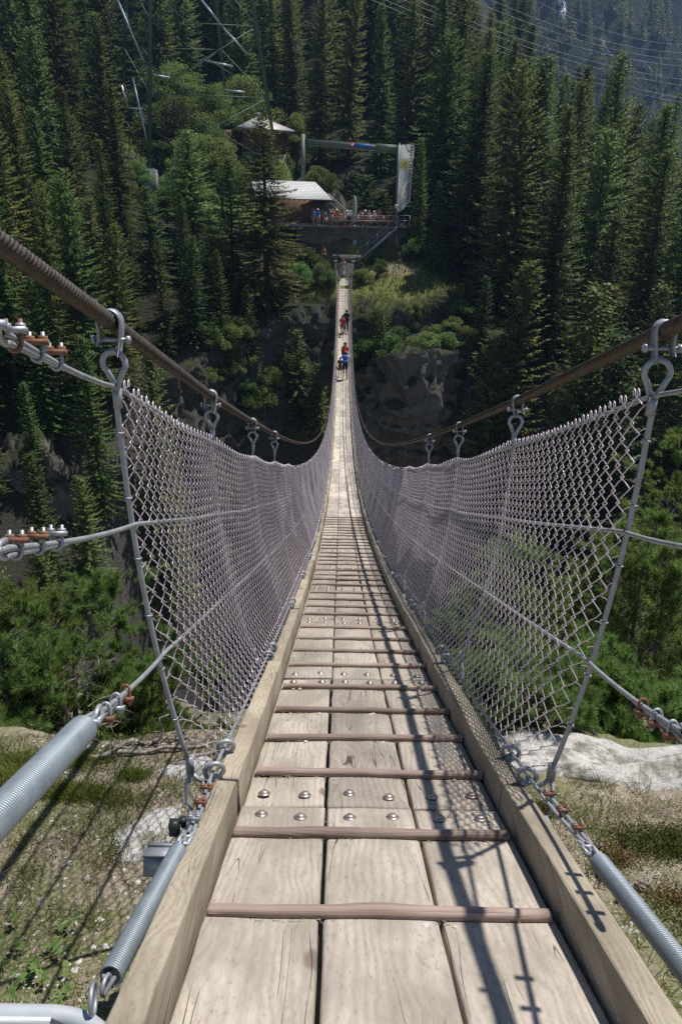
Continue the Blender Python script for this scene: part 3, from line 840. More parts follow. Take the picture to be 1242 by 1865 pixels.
for (s, i, dlo, rad) in ((-1, 0, .55, .021), (-1, 1, .55, .024), (-1, 2, .62, .0262), (-1, 3, .92, .0215), (1, 3, .86, .0225)):
    A, u = ROPE_END[(s, i)]
    if i == 3:
        lo = pos(np.array(dlo), -.545 if s < 0 else .612, .075 if s < 0 else .055); u = (A - lo) / np.linalg.norm(A - lo)
    elif i == 2: lo = pos(np.array(.72), -.60, .565); u = (A - lo) / np.linalg.norm(A - lo)
    else: lo = A - u * .45
    spring(A - u * .075, lo, rad, LBL[i if s < 0 else 13])
    mb = MB(); mb.tube(np.array([A - u * .045 + np.array([0, 0, .0]), A - u * .03, A - u * .012]), .006, 8)
    sd = np.cross(u, (0, 0, 1.0)); sd /= np.linalg.norm(sd)
    pts = [A - u * .04 + sd * .013, A - u * .01 + sd * .015, A + u * .014 + sd * .006, A + u * .014 - sd * .006, A - u * .01 - sd * .015, A - u * .04 - sd * .013]
    mb.tube(np.array(pts), .0055, 8); mb.lathe([(.0001, -.022), (.0065, -.022), (.0065, .022), (.0001, .022)], 8, A - u * .04, sd)
    bx(mb, "shackle", M_galv, smooth=True)

# bent pipe the left springs are hooked to
mb = MB(); q = [pos(np.array(.84), -1.6, .062), pos(np.array(.84), -1.2, .06), pos(np.array(.84), -.62, .058)]
for a in np.linspace(0, math.pi / 2, 8): q.append(pos(np.array(.84 - .07 + .07 * math.cos(a)), -.62 + .115 * math.sin(a), .058 - 0.02 * a / 1.57))
q.append(pos(np.array(.55), -.505, .0)); q.append(pos(np.array(.30), -.505, -.07))
fr = thing("pipe_frame", tuple(pos(np.array(.84), -.62, .058)), "white painted bent steel pipe in the bottom left corner beside the kerb", "pipe")
m = MB().tube(np.array(q) - np.array(fr.location), .0165, 14); m.build("pipe", M_white, fr, smooth=True)
m = MB(); c = pos(np.array(.855), -.552, .085)
m.ring(c - np.array(fr.location), .026, .0045, (1, .2, 0), 16, 8); m.build("link", M_galv, fr, smooth=True)
# ------------------------------------------------------------------ leaf geometry
def leafq(mb, B, D, L, W, N=None, g=None, mi=None):
    """diamond shaped leaves / sprays: base B, direction D (unit), length L, width W"""
    B = np.asarray(B); D = np.asarray(D); n = len(B)
    L = np.broadcast_to(L, n)[:, None]; W = np.broadcast_to(W, n)[:, None]
    if N is None: N = g.normal(size=(n, 3))
    S = np.cross(D, N); S /= np.linalg.norm(S, axis=1, keepdims=True) + 1e-9
    V = np.stack([B, B + D * L * .45 + S * W * .5, B + D * L, B + D * L * .45 - S * W * .5], 1).reshape(-1, 3)
    mb.add(V, np.arange(4 * n).reshape(-1, 4), mi)

def foliage(name, stops, trans=.25, rough=.55, sc=.6, hue=.04, val=.42, spec=.25):
    n = NT(name, rough, 0, spec); g = n.coords("Object", rnd=50)
    f = n.noise(g, sc, 4, .7); f2 = n.noise(g, sc * 9, 2, .6)
    c = n.mix(.45, n.ramp(f, stops), n.ramp(f2, stops))
    oi = n.n("ObjectInfo"); hv = n.n("HueSaturation"); n.l(c, hv.inputs["Color"])
    a = n.n("MapRange"); a.inputs["To Min"].default_value = .5 - hue; a.inputs["To Max"].default_value = .5 + hue; n.l(oi.outputs["Random"], a.inputs["Value"]); n.l(a.outputs[0], hv.inputs["Hue"])
    r2 = n.math('FRACT', n.math('MULTIPLY', oi.outputs["Random"], 7.31))
    b = n.n("MapRange"); b.inputs["To Min"].default_value = 1 - val; b.inputs["To Max"].default_value = 1 + val; n.l(r2, b.inputs["Value"]); n.l(b.outputs[0], hv.inputs["Value"])
    n.col(hv.outputs[0])
    tr = n.n("BsdfTranslucent"); n.l(hv.outputs[0], tr.inputs["Color"]); mx = n.n("MixShader"); mx.inputs[0].default_value = trans
    n.l(n.b.outputs[0], mx.inputs[1]); n.l(tr.outputs[0], mx.inputs[2]); n.l(mx.outputs[0], n.t.nodes["Material Output"].inputs[0])
    return n.m
M_spruce = foliage("spruce_needles", [(.30, (.060, .090, .025)), (.5, (.118, .165, .043)), (.70, (.21, .235, .062))], .46, sc=.35)
M_larch = foliage("light_spruce_needles", [(.30, (.09, .13, .04)), (.5, (.15, .20, .06)), (.70, (.23, .255, .08))], .42, sc=.35)
M_leaf = foliage("broad_leaves", [(.30, (.085, .14, .035)), (.5, (.14, .205, .055)), (.72, (.21, .26, .085))], .38, sc=.5)
M_pine = foliage("pine_needles", [(.28, (.12, .205, .05)), (.5, (.21, .315, .085)), (.72, (.30, .38, .14))], .55, .45, sc=6, hue=.012, val=.12)
M_bark = plain("spruce_bark", (.075, .058, .045), .9, 0, .5, 14, .1, .5)
M_twig = plain("bleached_twigs", (.30, .265, .235), .85, 0, .45, 30, .1)

def spruce(seed, H=22.0, Rm=2.8, dens=1.0, base=.07, mat=None, droop=.35, sparse=False, name="spruce_tree"):
    """returns linked prototype: Empty with trunk and crown, height H"""
    g = np.random.default_rng(seed); cr = MB(); tr = MB()
    bend = g.normal(0, .012, 2)
    def axis(z): return np.stack([bend[0] * z * np.sin(z * .2), bend[1] * z * np.cos(z * .17), z], -1)
    zt = np.linspace(0, H, 12); rt = (.012 * H) * (1 - zt / H) ** .8 + .012; rt[0] *= 1.35
    tr.tube(np.stack([axis(z) for z in zt]), rt, 7)
    z = base * H; Bs = []; Ds = []; Ls = []; Ws = []; Ns = []
    lop = g.uniform(.8, 1.15, 6)
    while z < H - .15:
        f = z / H
        nb = int(g.integers(5, 8) * (dens if f < .9 else 1))
        a0 = g.uniform(0, 6.28)
        for b in range(max(nb, 3)):
            az = a0 + b * 6.283 / nb + g.normal(0, .22)
            prof = (1 - f) ** .62 * min(1, .55 + f * 3.2 / max(base * 6, .4) * .5)
            L = Rm * prof * g.uniform(.62, 1.12) * lop[int(az / 1.05) % 6] + .12
            if sparse and g.random() < .2: L *= .6
            inc = .42 - .75 * (1 - f) + g.normal(0, .10) if f < .85 else .7 * f + g.normal(0, .1)
            n = max(4, int(L / (.145 if not sparse else .17)))
            t = np.linspace(.10 if not sparse else .22, 1, n)
            rad = np.array([math.cos(az), math.sin(az), 0]); tan = np.array([-rad[1], rad[0], 0])
            zz = L * (math.tan(inc) * t * .8 - droop * t ** 1.6 * (1 - f) + .18 * t ** 4)
            swy = g.normal(0, .06) * L * t ** 2
            c = axis(z + g.normal(0, .06)) + rad * (L * t * .96)[:, None] + tan * swy[:, None]; c[:, 2] += zz
            if L > .9 and (sparse or b % 2 == 0): tr.tube(np.concatenate([[axis(z)], c[::max(1, n // 4)]]), .022 * (1 - f) + .006, 3, False)
            for sd in (-1, 1):
                ph = g.uniform(.75, 1.25, n)
                D = rad * np.cos(ph)[:, None] + tan * (sd * np.sin(ph))[:, None]; D[:, 2] += g.uniform(-.95, -.1, n)
                D /= np.linalg.norm(D, axis=1, keepdims=True)
                l = np.clip(.20 + .34 * L * .33 * (1.05 - t), .18, .72) * g.uniform(.65, 1.3, n)
                keep = g.random(n) < (.96 if not sparse else .88)
                Bs.append(c[keep]); Ds.append(D[keep]); Ls.append(l[keep]); Ws.append((g.uniform(.11, .20, n))[keep])
                Ns.append(np.stack([g.normal(0, .5, n), g.normal(0, .5, n), np.ones(n)], -1)[keep])
            # hanging twigs
            D = np.stack([g.normal(0, .25, n), g.normal(0, .25, n), -np.ones(n)], -1) + rad * .25; D /= np.linalg.norm(D, axis=1, keepdims=True)
            keep = g.random(n) < .8
            Bs.append(c[keep]); Ds.append(D[keep]); Ls.append((g.uniform(.16, .40, n) * (1.1 - .4 * f))[keep]); Ws.append(g.uniform(.07, .12, n)[keep]); Ns.append(g.normal(size=(n, 3))[keep])
            D = rad + np.array([0, 0, .1 + g.normal(0, .1)]); D /= np.linalg.norm(D)
            Bs.append(c[-1:]); Ds.append(D[None]); Ls.append(np.array([.32])); Ws.append(np.array([.12])); Ns.append(np.array([[0, .3, 1.]]))
        z += g.uniform(.26, .44) * (1 if f < .8 else .8) 
    tip = axis(H - .3); m = 12
    Bs.append(np.repeat(tip[None], m, 0) + g.normal(0, .03, (m, 3))); D = np.stack([g.normal(0, .3, m), g.normal(0, .3, m), np.ones(m)], -1); D /= np.linalg.norm(D, axis=1, keepdims=True)
    Ds.append(D); Ls.append(g.uniform(.2, .5, m)); Ws.append(np.full(m, .06)); Ns.append(g.normal(size=(m, 3)))
    leafq(cr, np.concatenate(Bs), np.concatenate(Ds), np.concatenate(Ls), np.concatenate(Ws), np.concatenate(Ns))
    return tr, cr, mat or M_spruce

class Proto:
    def __init__(self, H, parts): self.H = H; self.parts = parts   # parts: (name, mesh)
    def place(self, name, p, h, rz, label, cat, group=None, wide=1.0):
        r = thing(name, p, label, cat, group, rz); s = h / self.H; r.scale = (s * wide, s * wide, s)
        for (nm, me) in self.parts:
            c = bpy.data.objects.new(nm, me); c.parent = r; COL.objects.link(c)
        return r
def proto(tr, cr, mat, H, bark=None):
    a = tr.build("trunk", bark or M_bark, link=False); b = cr.build("crown", mat, link=False)
    pm = [("trunk", a.data), ("crown", b.data)]
    bpy.data.objects.remove(a); bpy.data.objects.remove(b)
    return Proto(H, pm)
SPR = [proto(*spruce(11, 22, 3.9, 1.0), 22), proto(*spruce(12, 22, 3.4, 1.0, .05), 22), proto(*spruce(13, 22, 4.4, 1.05, .10), 22),
       proto(*spruce(14, 22, 3.0, .95, .06), 22), proto(*spruce(15, 22, 3.7, 1.0, .16), 22)]
SPARSE = proto(*spruce(16, 22, 4.6, 1.15, .10, None, .5, True), 22)
LIGHT = proto(*spruce(17, 15, 3.6, 1.1, .05, M_larch), 15)
YOUNG = proto(*spruce(18, 9, 2.3, 1.1, .03, M_larch), 9)

def broad(seed, H=6.0, Rm=2.4, n=9000, shrub=False, leaf=.13):
    g = np.random.default_rng(seed); tr = MB(); cr = MB()
    nl = 7 if shrub else 9; cl = []
    if not shrub: tr.tube(np.array([[0, 0, 0], [.05, .02, H * .3], [.1, -.05, H * .62], [.1, 0, H * .9]]), np.array([.11, .09, .06, .02]), 7)
    for k in range(nl * 3):
        az = g.uniform(0, 6.28); el = g.uniform(-.1, 1.5)
        r = Rm * g.uniform(.35, 1.0)
        p = np.array([math.cos(az) * math.cos(el) * r, math.sin(az) * math.cos(el) * r, H * (.30 if shrub else .45) + math.sin(el) * H * (.55 if shrub else .48) * g.uniform(.5, 1)])
        b0 = np.array([0, 0, 0 if shrub else g.uniform(.25, .7) * H * .8])
        mid = (b0 + p) / 2 + np.array([0, 0, .12 * H])
        tr.tube(np.array([b0, mid, p]), np.array([.045, .03, .012]), 4, False)
        cl.append((p, g.uniform(.3, .55) * Rm * .62))
    w_ = np.array([c[1] ** 2 for c in cl]); w_ /= w_.sum()
    ci = g.choice(len(cl), n, p=w_)
    P = np.array([cl[i][0] for i in ci]); rr = np.array([cl[i][1] for i in ci])
    D = g.normal(size=(n, 3)); D /= np.linalg.norm(D, axis=1, keepdims=True)
    P = P + D * (rr * g.uniform(.25, 1.05, n) ** .6)[:, None] * np.array([1, 1, .75])
    dd = D + g.normal(0, .6, (n, 3)) + np.array([0, 0, -.2]); dd /= np.linalg.norm(dd, axis=1, keepdims=True)
    leafq(cr, P, dd, g.uniform(.7, 1.4, n) * leaf, g.uniform(.55, .8, n) * leaf, np.stack([g.normal(0, .7, n), g.normal(0, .7, n), np.ones(n)], -1))
    return tr, cr, M_leaf
BROAD = [proto(*broad(31, 8, 2.9, 11000), 8), proto(*broad(32, 8, 2.4, 9000), 8)]
BUSH = [proto(*broad(33, 2.4, 1.9, 6000, True, .12), 2.4), proto(*broad(34, 2.2, 1.6, 5000, True, .10), 2.2)]

# ------------------------------------------------------------------ near mountain pines (long needles in brushes)
def pine(seed, H, spread, nshoot, upright=False, needle=.050, ntuft=84, z0=.15, nw=.0019):
    g = np.random.default_rng(seed); tr = MB(); cr = MB(); tw = MB()
    tips = []
    def grow(p, d, L, r, lvl):
        n = 7; pts = [p]; dd = d.copy()
        for k in range(n):
            dd = dd + g.normal(0, .16, 3) + np.array([0, 0, .05 if lvl else .02]); dd /= np.linalg.norm(dd)
            pts.append(pts[-1] + dd * L / n)
        pts = np.array(pts); tr.tube(pts, np.linspace(r, r * .5, n + 1), 6 if lvl < 2 else 4, False)
        if lvl >= 3 or L < .12:
            tips.append((pts[-1], dd)); tips.append((pts[-3], (dd + g.normal(0, .5, 3)))); return
        for k in range(g.integers(3, 6) if lvl else g.integers(4, 7)):
            j = g.integers(2, n + 1) if lvl else g.integers(1, n + 1)
            nd = dd + g.normal(0, .65, 3); nd[2] = abs(nd[2]) * .6 + .22; nd /= np.linalg.norm(nd)
            grow(pts[j], nd, L * g.uniform(.42, .66), r * .5, lvl + 1)
        tips.append((pts[-1], dd))
    if upright:
        zs = np.linspace(0, H, 14); ax = np.stack([.03 * np.sin(zs * 3), .03 * np.cos(zs * 2), zs], -1)
        tr.tube(ax, np.linspace(.034 * H / 2.4, .006, 14), 9)
        z = H * z0
        while z < H * .98:
            f = z / H
            for b in range(g.integers(3, 6)):
                az = g.uniform(0, 6.28); L = spread * (1 - f) ** .75 * g.uniform(.6, 1.1) + .07
                d = np.array([math.cos(az), math.sin(az), .25 + .5 * f])
                grow(np.array([.03 * math.sin(z * 3), .03 * math.cos(z * 2), z]), d / np.linalg.norm(d), L, .010 * (1.2 - f), 2 if L > .3 else 3)
            z += H * .055
        tips.append((np.array([0, 0, H]), np.array([0, 0, 1.])))
    else:
        for b in range(9):
            az = g.uniform(0, 6.28); d = np.array([math.cos(az), math.sin(az), g.uniform(.25, 1.1)]); d /= np.linalg.norm(d)
            grow(np.array([0, 0, -.05]) + g.normal(0, .05, 3), d, spread * g.uniform(.6, 1.0) * (1 if d[2] < .6 else H / spread * .8), .026, 0)
    sel = g.permutation(len(tips))
    S = np.array([tips[i][0] for i in sel]); Dr = np.array([tips[i][1] for i in sel])
    if len(S) > nshoot: S = S[:nshoot]; Dr = Dr[:nshoot]
    # each tip becomes a little fan of brushes
    S3 = np.repeat(S, 3, 0) + g.normal(0, .016, (len(S) * 3, 3)); D3 = np.repeat(Dr, 3, 0) + g.normal(0, .45, (len(S) * 3, 3)) + np.array([0, 0, .55])
    D3 /= np.linalg.norm(D3, axis=1, keepdims=True)
    m = len(S3); Ls = g.uniform(.05, .10, m)
    tu = MB(); P = np.stack([S3, S3 + D3 * Ls[:, None]], 1); V, F = tubes(P, .003, 3); tr.add(V, F)
    B = np.repeat(S3, ntuft, 0) + np.repeat(D3, ntuft, 0) * (np.repeat(Ls, ntuft) * g.uniform(.1, 1.0, m * ntuft))[:, None]
    Q = g.normal(size=(m * ntuft, 3)); A = np.repeat(D3, ntuft, 0); Q -= A * (Q * A).sum(1, keepdims=True); Q /= np.linalg.norm(Q, axis=1, keepdims=True)
    ND = A * .75 + Q * g.uniform(.45, .9, (m * ntuft, 1)); ND /= np.linalg.norm(ND, axis=1, keepdims=True)
    nl = needle * g.uniform(.75, 1.2, m * ntuft)
    W = np.cross(ND, g.normal(size=ND.shape)); W /= np.linalg.norm(W, axis=1, keepdims=True)
    V = np.stack([B - W * nw, B + W * nw, B + ND * nl[:, None]], 1).reshape(-1, 3)
    cr.add(V, np.arange(len(V)).reshape(-1, 3))
    return tr, cr
M_pbark = plain("pine_bark", (.17, .145, .125), .9, 0, .5, 25, .1, .5)
def add_pine(seed, p, H, spread, nshoot, label, upright=False, name="mountain_pine", **k):
    tr, cr = pine(seed, H, spread, nshoot, upright, **k)
    r = thing(name, p, label, "pine")
    tr.build("trunk", M_pbark, r); cr.build("crown", M_pine, r)
    # bare dead twigs low in the bush
    g = np.random.default_rng(seed + 99); tw = MB()
    for k in range(46 if not upright else 26):
        az = g.uniform(0, 6.28); q = np.array([math.cos(az) * spread * g.uniform(.1, .6), math.sin(az) * spread * g.uniform(.1, .6), H * g.uniform(.02, .4)]) * (np.array([.4, .4, 1.3]) if upright else 1)
        d = np.array([math.cos(az + g.normal(0, .8)), math.sin(az + g.normal(0, .8)), g.normal(.05, .35)])
        pts = [q]
        for j in range(5): d = d + g.normal(0, .22, 3); d /= np.linalg.norm(d); pts.append(pts[-1] + d * g.uniform(.03, .075))
        tw.tube(np.array(pts), np.linspace(.0042, .0012, 6), 4, False)
        for e in range(2):
            j = g.integers(1, 4); dd = d + g.normal(0, .6, 3); dd /= np.linalg.norm(dd)
            tw.tube(np.array([pts[j], pts[j] + dd * .05, pts[j] + dd * .09 + g.normal(0, .01, 3)]), np.array([.0025, .002, .001]), 3, False)
    tw.build("dead_twigs", M_twig, r)
    return r
def nz1(x, y): return float(near_z(np.array([float(x)]), np.array([float(y)]))[0])
for (sd, x, y, H, sp, ns, lb, up, kw) in (
    (1, -1.72, 3.75, 1.42, .78, 1100, "bushy dwarf mountain pine with tangled bare twigs on the left bank edge", False, {}),
    (2, -2.75, 3.95, 1.55, .80, 800, "dwarf mountain pine cut by the left frame edge, behind the middle rope spring", False, {}),
    (3, 1.3, 6.0, 1.2, 1.0, 700, "low mountain pine bush seen through the right fence mesh, near the pale rock", False, {}),
    (4, 2.45, 5.0, 2.1, .85, 800, "upright young pine with a visible trunk at the right frame edge", True, {}),
    (5, 1.95, 7.0, 2.2, 1.1, 700, "young pine standing behind the right fence, left of the pine at the frame edge", True, {}),
    (6, 3.9, 7.2, 3.6, 1.3, 900, "tall young pine rising at the right frame edge behind the others", True, {}),
    (7, 1.75, 3.32, .62, .60, 520, "low pine scrub right behind the pale granite slab", False, {}),
    (9, 1.05, 3.42, .5, .5, 380, "low pine scrub behind the left tip of the granite slab, under the fence", False, {}),
    (10, 2.75, 3.42, .75, .7, 520, "low pine scrub behind the right tip of the granite slab", False, {}),
    (8, -.95, 3.6, .32, .30, 110, "small pine seedling tuft at the bank edge under the left fence", False, {})):
    add_pine(sd, (x, y, nz1(x, y) - .03), H, sp, ns, lb, up, **kw)
# ------------------------------------------------------------------ bank details: rock, stones, grass, moss, roots
M_gran = rock_mat("pale_granite", (.42, .41, .39), (.66, .64, .61), (.36, .35, .32), 14, False, .75)
def dirty(m):
    n = NT.__new__(NT); n.m = m; n.t = m.node_tree; n.b = n.t.nodes["Principled BSDF"]; v = n.coords("Object")
    src = n.b.inputs["Base Color"].links[0].from_socket
    k = n.ramp(n.noise(v, 5.5, 6, .7), [(.50, 0.0), (.60, .85)]); k2 = n.ramp(n.noise(v, 17, 6, .75), [(.52, 0.0), (.62, .7)])
    c = n.mix(k, src, n.ramp(n.noise(v, 40, 3, .6), [(.35, (.10, .085, .065)), (.65, (.26, .24, .20))])); n.col(n.mix(k2, c, (.22, .22, .20)))
dirty(M_gran)
def slab(name, outline, zf, lift, seed, label, thick=.16, wob=.03):
    """a low rock slab: outline polygon (x,y) rounded and domed"""
    g = np.random.default_rng(seed); o = np.array(outline, float); o = np.stack(remap(o[:, 0], o[:, 1]), -1); n = len(o); m = 140
    t = np.linspace(0, n, m, endpoint=False); i = t.astype(int); f = (t - i)[:, None]
    c = o[i] * (1 - f) + o[(i + 1) % n] * f
    for _ in range(3): c = (np.roll(c, 1, 0) + c * 2 + np.roll(c, -1, 0)) / 4
    c = c + (fbm(np.stack([c[:, 0] * 9, c[:, 1] * 9, 0 * c[:, 0]], -1), seed, 4)[:, None] * (c - c.mean(0)) * .16)
    ce = c.mean(0); rings = np.array([0, .18, .36, .54, .70, .82, .90, .95, .985, 1.0, 1.02]); V = []
    for r in rings:
        q = ce + (c - ce) * r
        zz = zf(q[:, 0], q[:, 1]) + lift * (1 - r ** 5) - (thick if r > 1.01 else 0) - (.02 if r >= 1 else 0)
        zz = zz + wob * fbm(np.stack([q[:, 0] * 5, q[:, 1] * 5, q[:, 0] * 0], -1), seed, 5) * (1 if r < 1 else 0)
        V.append(np.stack([q[:, 0], q[:, 1], zz], -1))
    V = np.concatenate(V); k = len(rings); j, i = np.meshgrid(np.arange(k - 1), np.arange(m), indexing='ij')
    F = np.stack([j * m + i, (j + 1) * m + i, (j + 1) * m + (i + 1) % m, j * m + (i + 1) % m], -1).reshape(-1, 4)
    ob = MB().add(V, F).build(name, M_gran, smooth=True, loc=tuple(V[:m].mean(0)))
    return tag(ob, label, "rock")
slab("granite_slab", [(.72, 2.40), (1.0, 2.36), (1.35, 2.26), (1.8, 2.20), (2.2, 2.26), (2.1, 2.56), (1.6, 2.72), (1.1, 2.86), (.80, 2.84)], near_z, .05, 3,
     "smooth sunlit pale granite slab on the right bank beside the fence")
slab("pale_stone", [(-.80, 1.80), (-.72, 1.68), (-.60, 1.70), (-.56, 1.9), (-.60, 2.06), (-.70, 2.0)], near_z, .012, 9, "bright flat white rock in the soil beneath the left hanger foot", .05, .010)
slab("pale_stone", [(-.78, 2.35), (-.66, 2.28), (-.56, 2.3), (-.55, 2.5), (-.66, 2.55)], near_z, .02, 10, "small flat white rock at the bank edge behind the left fence foot", .05, .012)

M_grass = foliage("dry_grass", [(.3, (.10, .14, .03)), (.5, (.16, .19, .05)), (.7, (.26, .24, .10))], .25, sc=3, val=.1)
M_moss = foliage("moss_green", [(.3, (.11, .13, .02)), (.5, (.17, .19, .035)), (.7, (.23, .23, .06))], .2, sc=12, val=.1)
M_heath = foliage("heather_leaves", [(.3, (.05, .09, .02)), (.5, (.09, .13, .035)), (.72, (.17, .10, .06))], .2, sc=9, val=.1)
M_red = foliage("red_leaves", [(.3, (.17, .07, .04)), (.5, (.20, .12, .05)), (.7, (.20, .19, .07))], .2, sc=9, val=.1)
M_straw = foliage("straw", [(.3, (.22, .17, .10)), (.5, (.34, .27, .17)), (.7, (.48, .41, .29))], .15, sc=5, val=.1)
g = np.random.default_rng(77)
def scat(n, xr, yr, cov=None, thr=0.0, fr=2.2, seed=1):
    x = g.uniform(*xr, n); y = g.uniform(*yr, n)
    if cov is not None:
        f = fbm(np.stack([x * fr, y * fr, 0 * x + cov], -1), seed, 3); k = f > thr; x = x[k]; y = y[k]
    k = ~((x > -.44) & (x < .66)); x = x[k]; y = y[k]; x, y = remap(x, y)
    k = y < near_edge(x) + .06; x = x[k]; y = y[k]
    return x, y
def blades(mb, x, y, hmin, hmax, wd, lean=.5):
    z = near_z(x, y) - .004; n = len(x)
    D = np.stack([g.normal(0, lean, n), g.normal(0, lean, n), np.ones(n)], -1); D /= np.linalg.norm(D, axis=1, keepdims=True)
    L = g.uniform(hmin, hmax, n); S = np.cross(D, g.normal(size=(n, 3))); S /= np.linalg.norm(S, axis=1, keepdims=True); S *= wd
    B = np.stack([x, y, z], -1); bend = g.normal(0, .25, (n, 3)) * L[:, None]; bend[:, 2] = -np.abs(bend[:, 2]) * .5
    M_ = B + D * L[:, None] * .55; Tp = B + D * L[:, None] + bend
    V = np.stack([B - S, B + S, M_ + S * .7, M_ - S * .7, Tp], 1).reshape(-1, 3); b = np.arange(n)[:, None] * 5
    mb.add(V, [b + np.array([[0, 1, 2, 3]]), b + np.array([[3, 2, 4]])])
def stuff(mb, name, mat): return tag(mb.build(name, mat), kind="stuff")
# green-brown grass tufts
mb = MB()
for k in range(560):
    x0, y0 = (g.uniform(-3.2, -.5), g.uniform(.5, 2.6)) if g.random() < .62 else (g.uniform(.68, 3.2), g.uniform(.6, 2.3))
    if x0 < 0 and fbm(np.array([[x0 * 1.4, y0 * 1.4, 3.]]), 4, 3)[0] < -.08: continue
    x0, y0 = remap(x0, y0); n = g.integers(14, 50); x = x0 + g.normal(0, .03, n); y = y0 + g.normal(0, .03, n); k2 = (y < near_edge(x))
    blades(mb, x[k2], y[k2], .04, .15, .0015, .6)
stuff(mb, "grass_tufts", M_grass)
mb = MB(); x, y = scat(60000, (-3.4, -.5), (.35, 2.75), 5.0, -.10, 1.9); blades(mb, x, y, .012, .055, .0013, .9)
x, y = scat(30000, (.66, 3.4), (.4, 2.2), 7.0, -.3, 1.9); blades(mb, x, y, .015, .075, .0014, .8); stuff(mb, "short_grass", M_grass)
# cushions of moss on the left bank edge and heather on the right
mb = MB()
for (cx, cy, sx, sy, n) in ((-1.02, 2.12, .15, .07, 4200), (-1.42, 2.20, .22, .11, 6000), (-1.25, 2.42, .25, .10, 5000), (-1.75, 2.1, .25, .2, 6000), (-.86, 2.30, .06, .05, 1200)):
    x = cx + g.normal(0, sx * .55, n); y = cy + g.normal(0, sy * .55, n); x, y = remap(x, y); blades(mb, x, y, .015, .065, .0015, .5)
stuff(mb, "moss_cushions", M_moss)
mb = MB(); mr = MB()
for (cx, cy, sx, sy, n) in ((1.15, 1.82, .20, .10, 7000), (1.5, 1.85, .25, .12, 8000), (.80, 2.02, .05, .05, 900), (.85, 1.62, .03, .05, 700), (1.75, 1.7, .25, .2, 7000), (1.0, 1.35, .06, .06, 800), (1.25, 1.45, .10, .06, 1400), (.92, 1.2, .06, .05, 900)):
    x = cx + g.normal(0, sx * .55, n); y = cy + g.normal(0, sy * .55, n); k2 = x > .68; x, y = remap(x[k2], y[k2]); n = len(x)
    B = np.stack([x, y, near_z(x, y) + g.uniform(0, .045, n)], -1); D = g.normal(size=(n, 3)) * .7 + np.array([0, 0, .8]); D /= np.linalg.norm(D, axis=1, keepdims=True)
    leafq(mb, B, D, g.uniform(.008, .018, n), g.uniform(.004, .008, n), None, g)
stuff(mb, "heather_patch", M_heath)
for (cx, cy, sx, sy, n) in ((.92, 1.72, .07, .06, 900), (1.0, 1.5, .08, .05, 700), (1.35, 1.3, .14, .08, 1400), (1.1, 1.1, .1, .1, 900), (-.62, .98, .12, .10, 800), (-.95, 1.02, .08, .05, 500), (-.8, .85, .15, .08, 700)):
    x = cx + g.normal(0, sx * .6, n); y = cy + g.normal(0, sy * .6, n); k2 = (x > .68) | (x < -.55); x, y = remap(x[k2], y[k2]); n = len(x)
    B = np.stack([x, y, near_z(x, y) + g.uniform(0, .03, n)], -1); D = g.normal(size=(n, 3)) * .8 + np.array([0, 0, .7]); D /= np.linalg.norm(D, axis=1, keepdims=True)
    leafq(mr, B, D, g.uniform(.008, .02, n), g.uniform(.004, .008, n), None, g)
stuff(mr, "red_leaved_ground_cover", M_red)
# low leafy plants on the left
mb = MB()
for k in range(55):
    x0, y0 = -.86 + g.normal(0, .16), 1.14 + g.normal(0, .09)
    if x0 > -.56: continue
    x0, y0 = remap(x0, y0); z0 = nz1(x0, y0) + g.uniform(.01, .05); n = 6
    az = g.uniform(0, 6.28, n); D = np.stack([np.cos(az), np.sin(az), g.uniform(.05, .6, n)], -1); D /= np.linalg.norm(D, axis=1, keepdims=True)
    leafq(mb, np.repeat([[x0, y0, z0]], n, 0) + D * .004, D, g.uniform(.018, .034, n), g.uniform(.012, .022, n), np.tile([0, 0, 1.], (n, 1)) + g.normal(0, .3, (n, 3)))
stuff(mb, "leafy_ground_plants", M_leaf)
# dry stalks and litter
mb = MB(); x, y = scat(5200, (-3.2, -.5), (.4, 2.65)); x2, y2 = scat(3600, (.66, 3.2), (.4, 2.3)); x = np.concatenate([x, x2]); y = np.concatenate([y, y2]); n = len(x)
az = g.uniform(0, 6.28, n); D = np.stack([np.cos(az), np.sin(az), g.uniform(-.05, .25, n)], -1)
leafq(mb, np.stack([x, y, near_z(x, y) + .003], -1), D, g.uniform(.015, .07, n), .0022, None, g)
for k in range(26):
    x0, y0 = (g.uniform(.75, 1.6), g.uniform(.8, 1.5)) if k < 18 else (g.uniform(-1.3, -.7), g.uniform(1.2, 2.2))
    x0, y0 = remap(x0, y0); a = g.uniform(0, 6.28); L = g.uniform(.15, .40); z0 = nz1(x0, y0); up = g.uniform(.05, .5)
    pts = [np.array([x0 + math.cos(a) * L * t, y0 + math.sin(a) * L * t, z0 + L * up * t - .5 * up * L * t * t]) for t in np.linspace(0, 1, 6)]
    mb.tube(np.array(pts), np.linspace(.0014, .0006, 6), 4, False)
stuff(mb, "dry_stalks", M_straw)
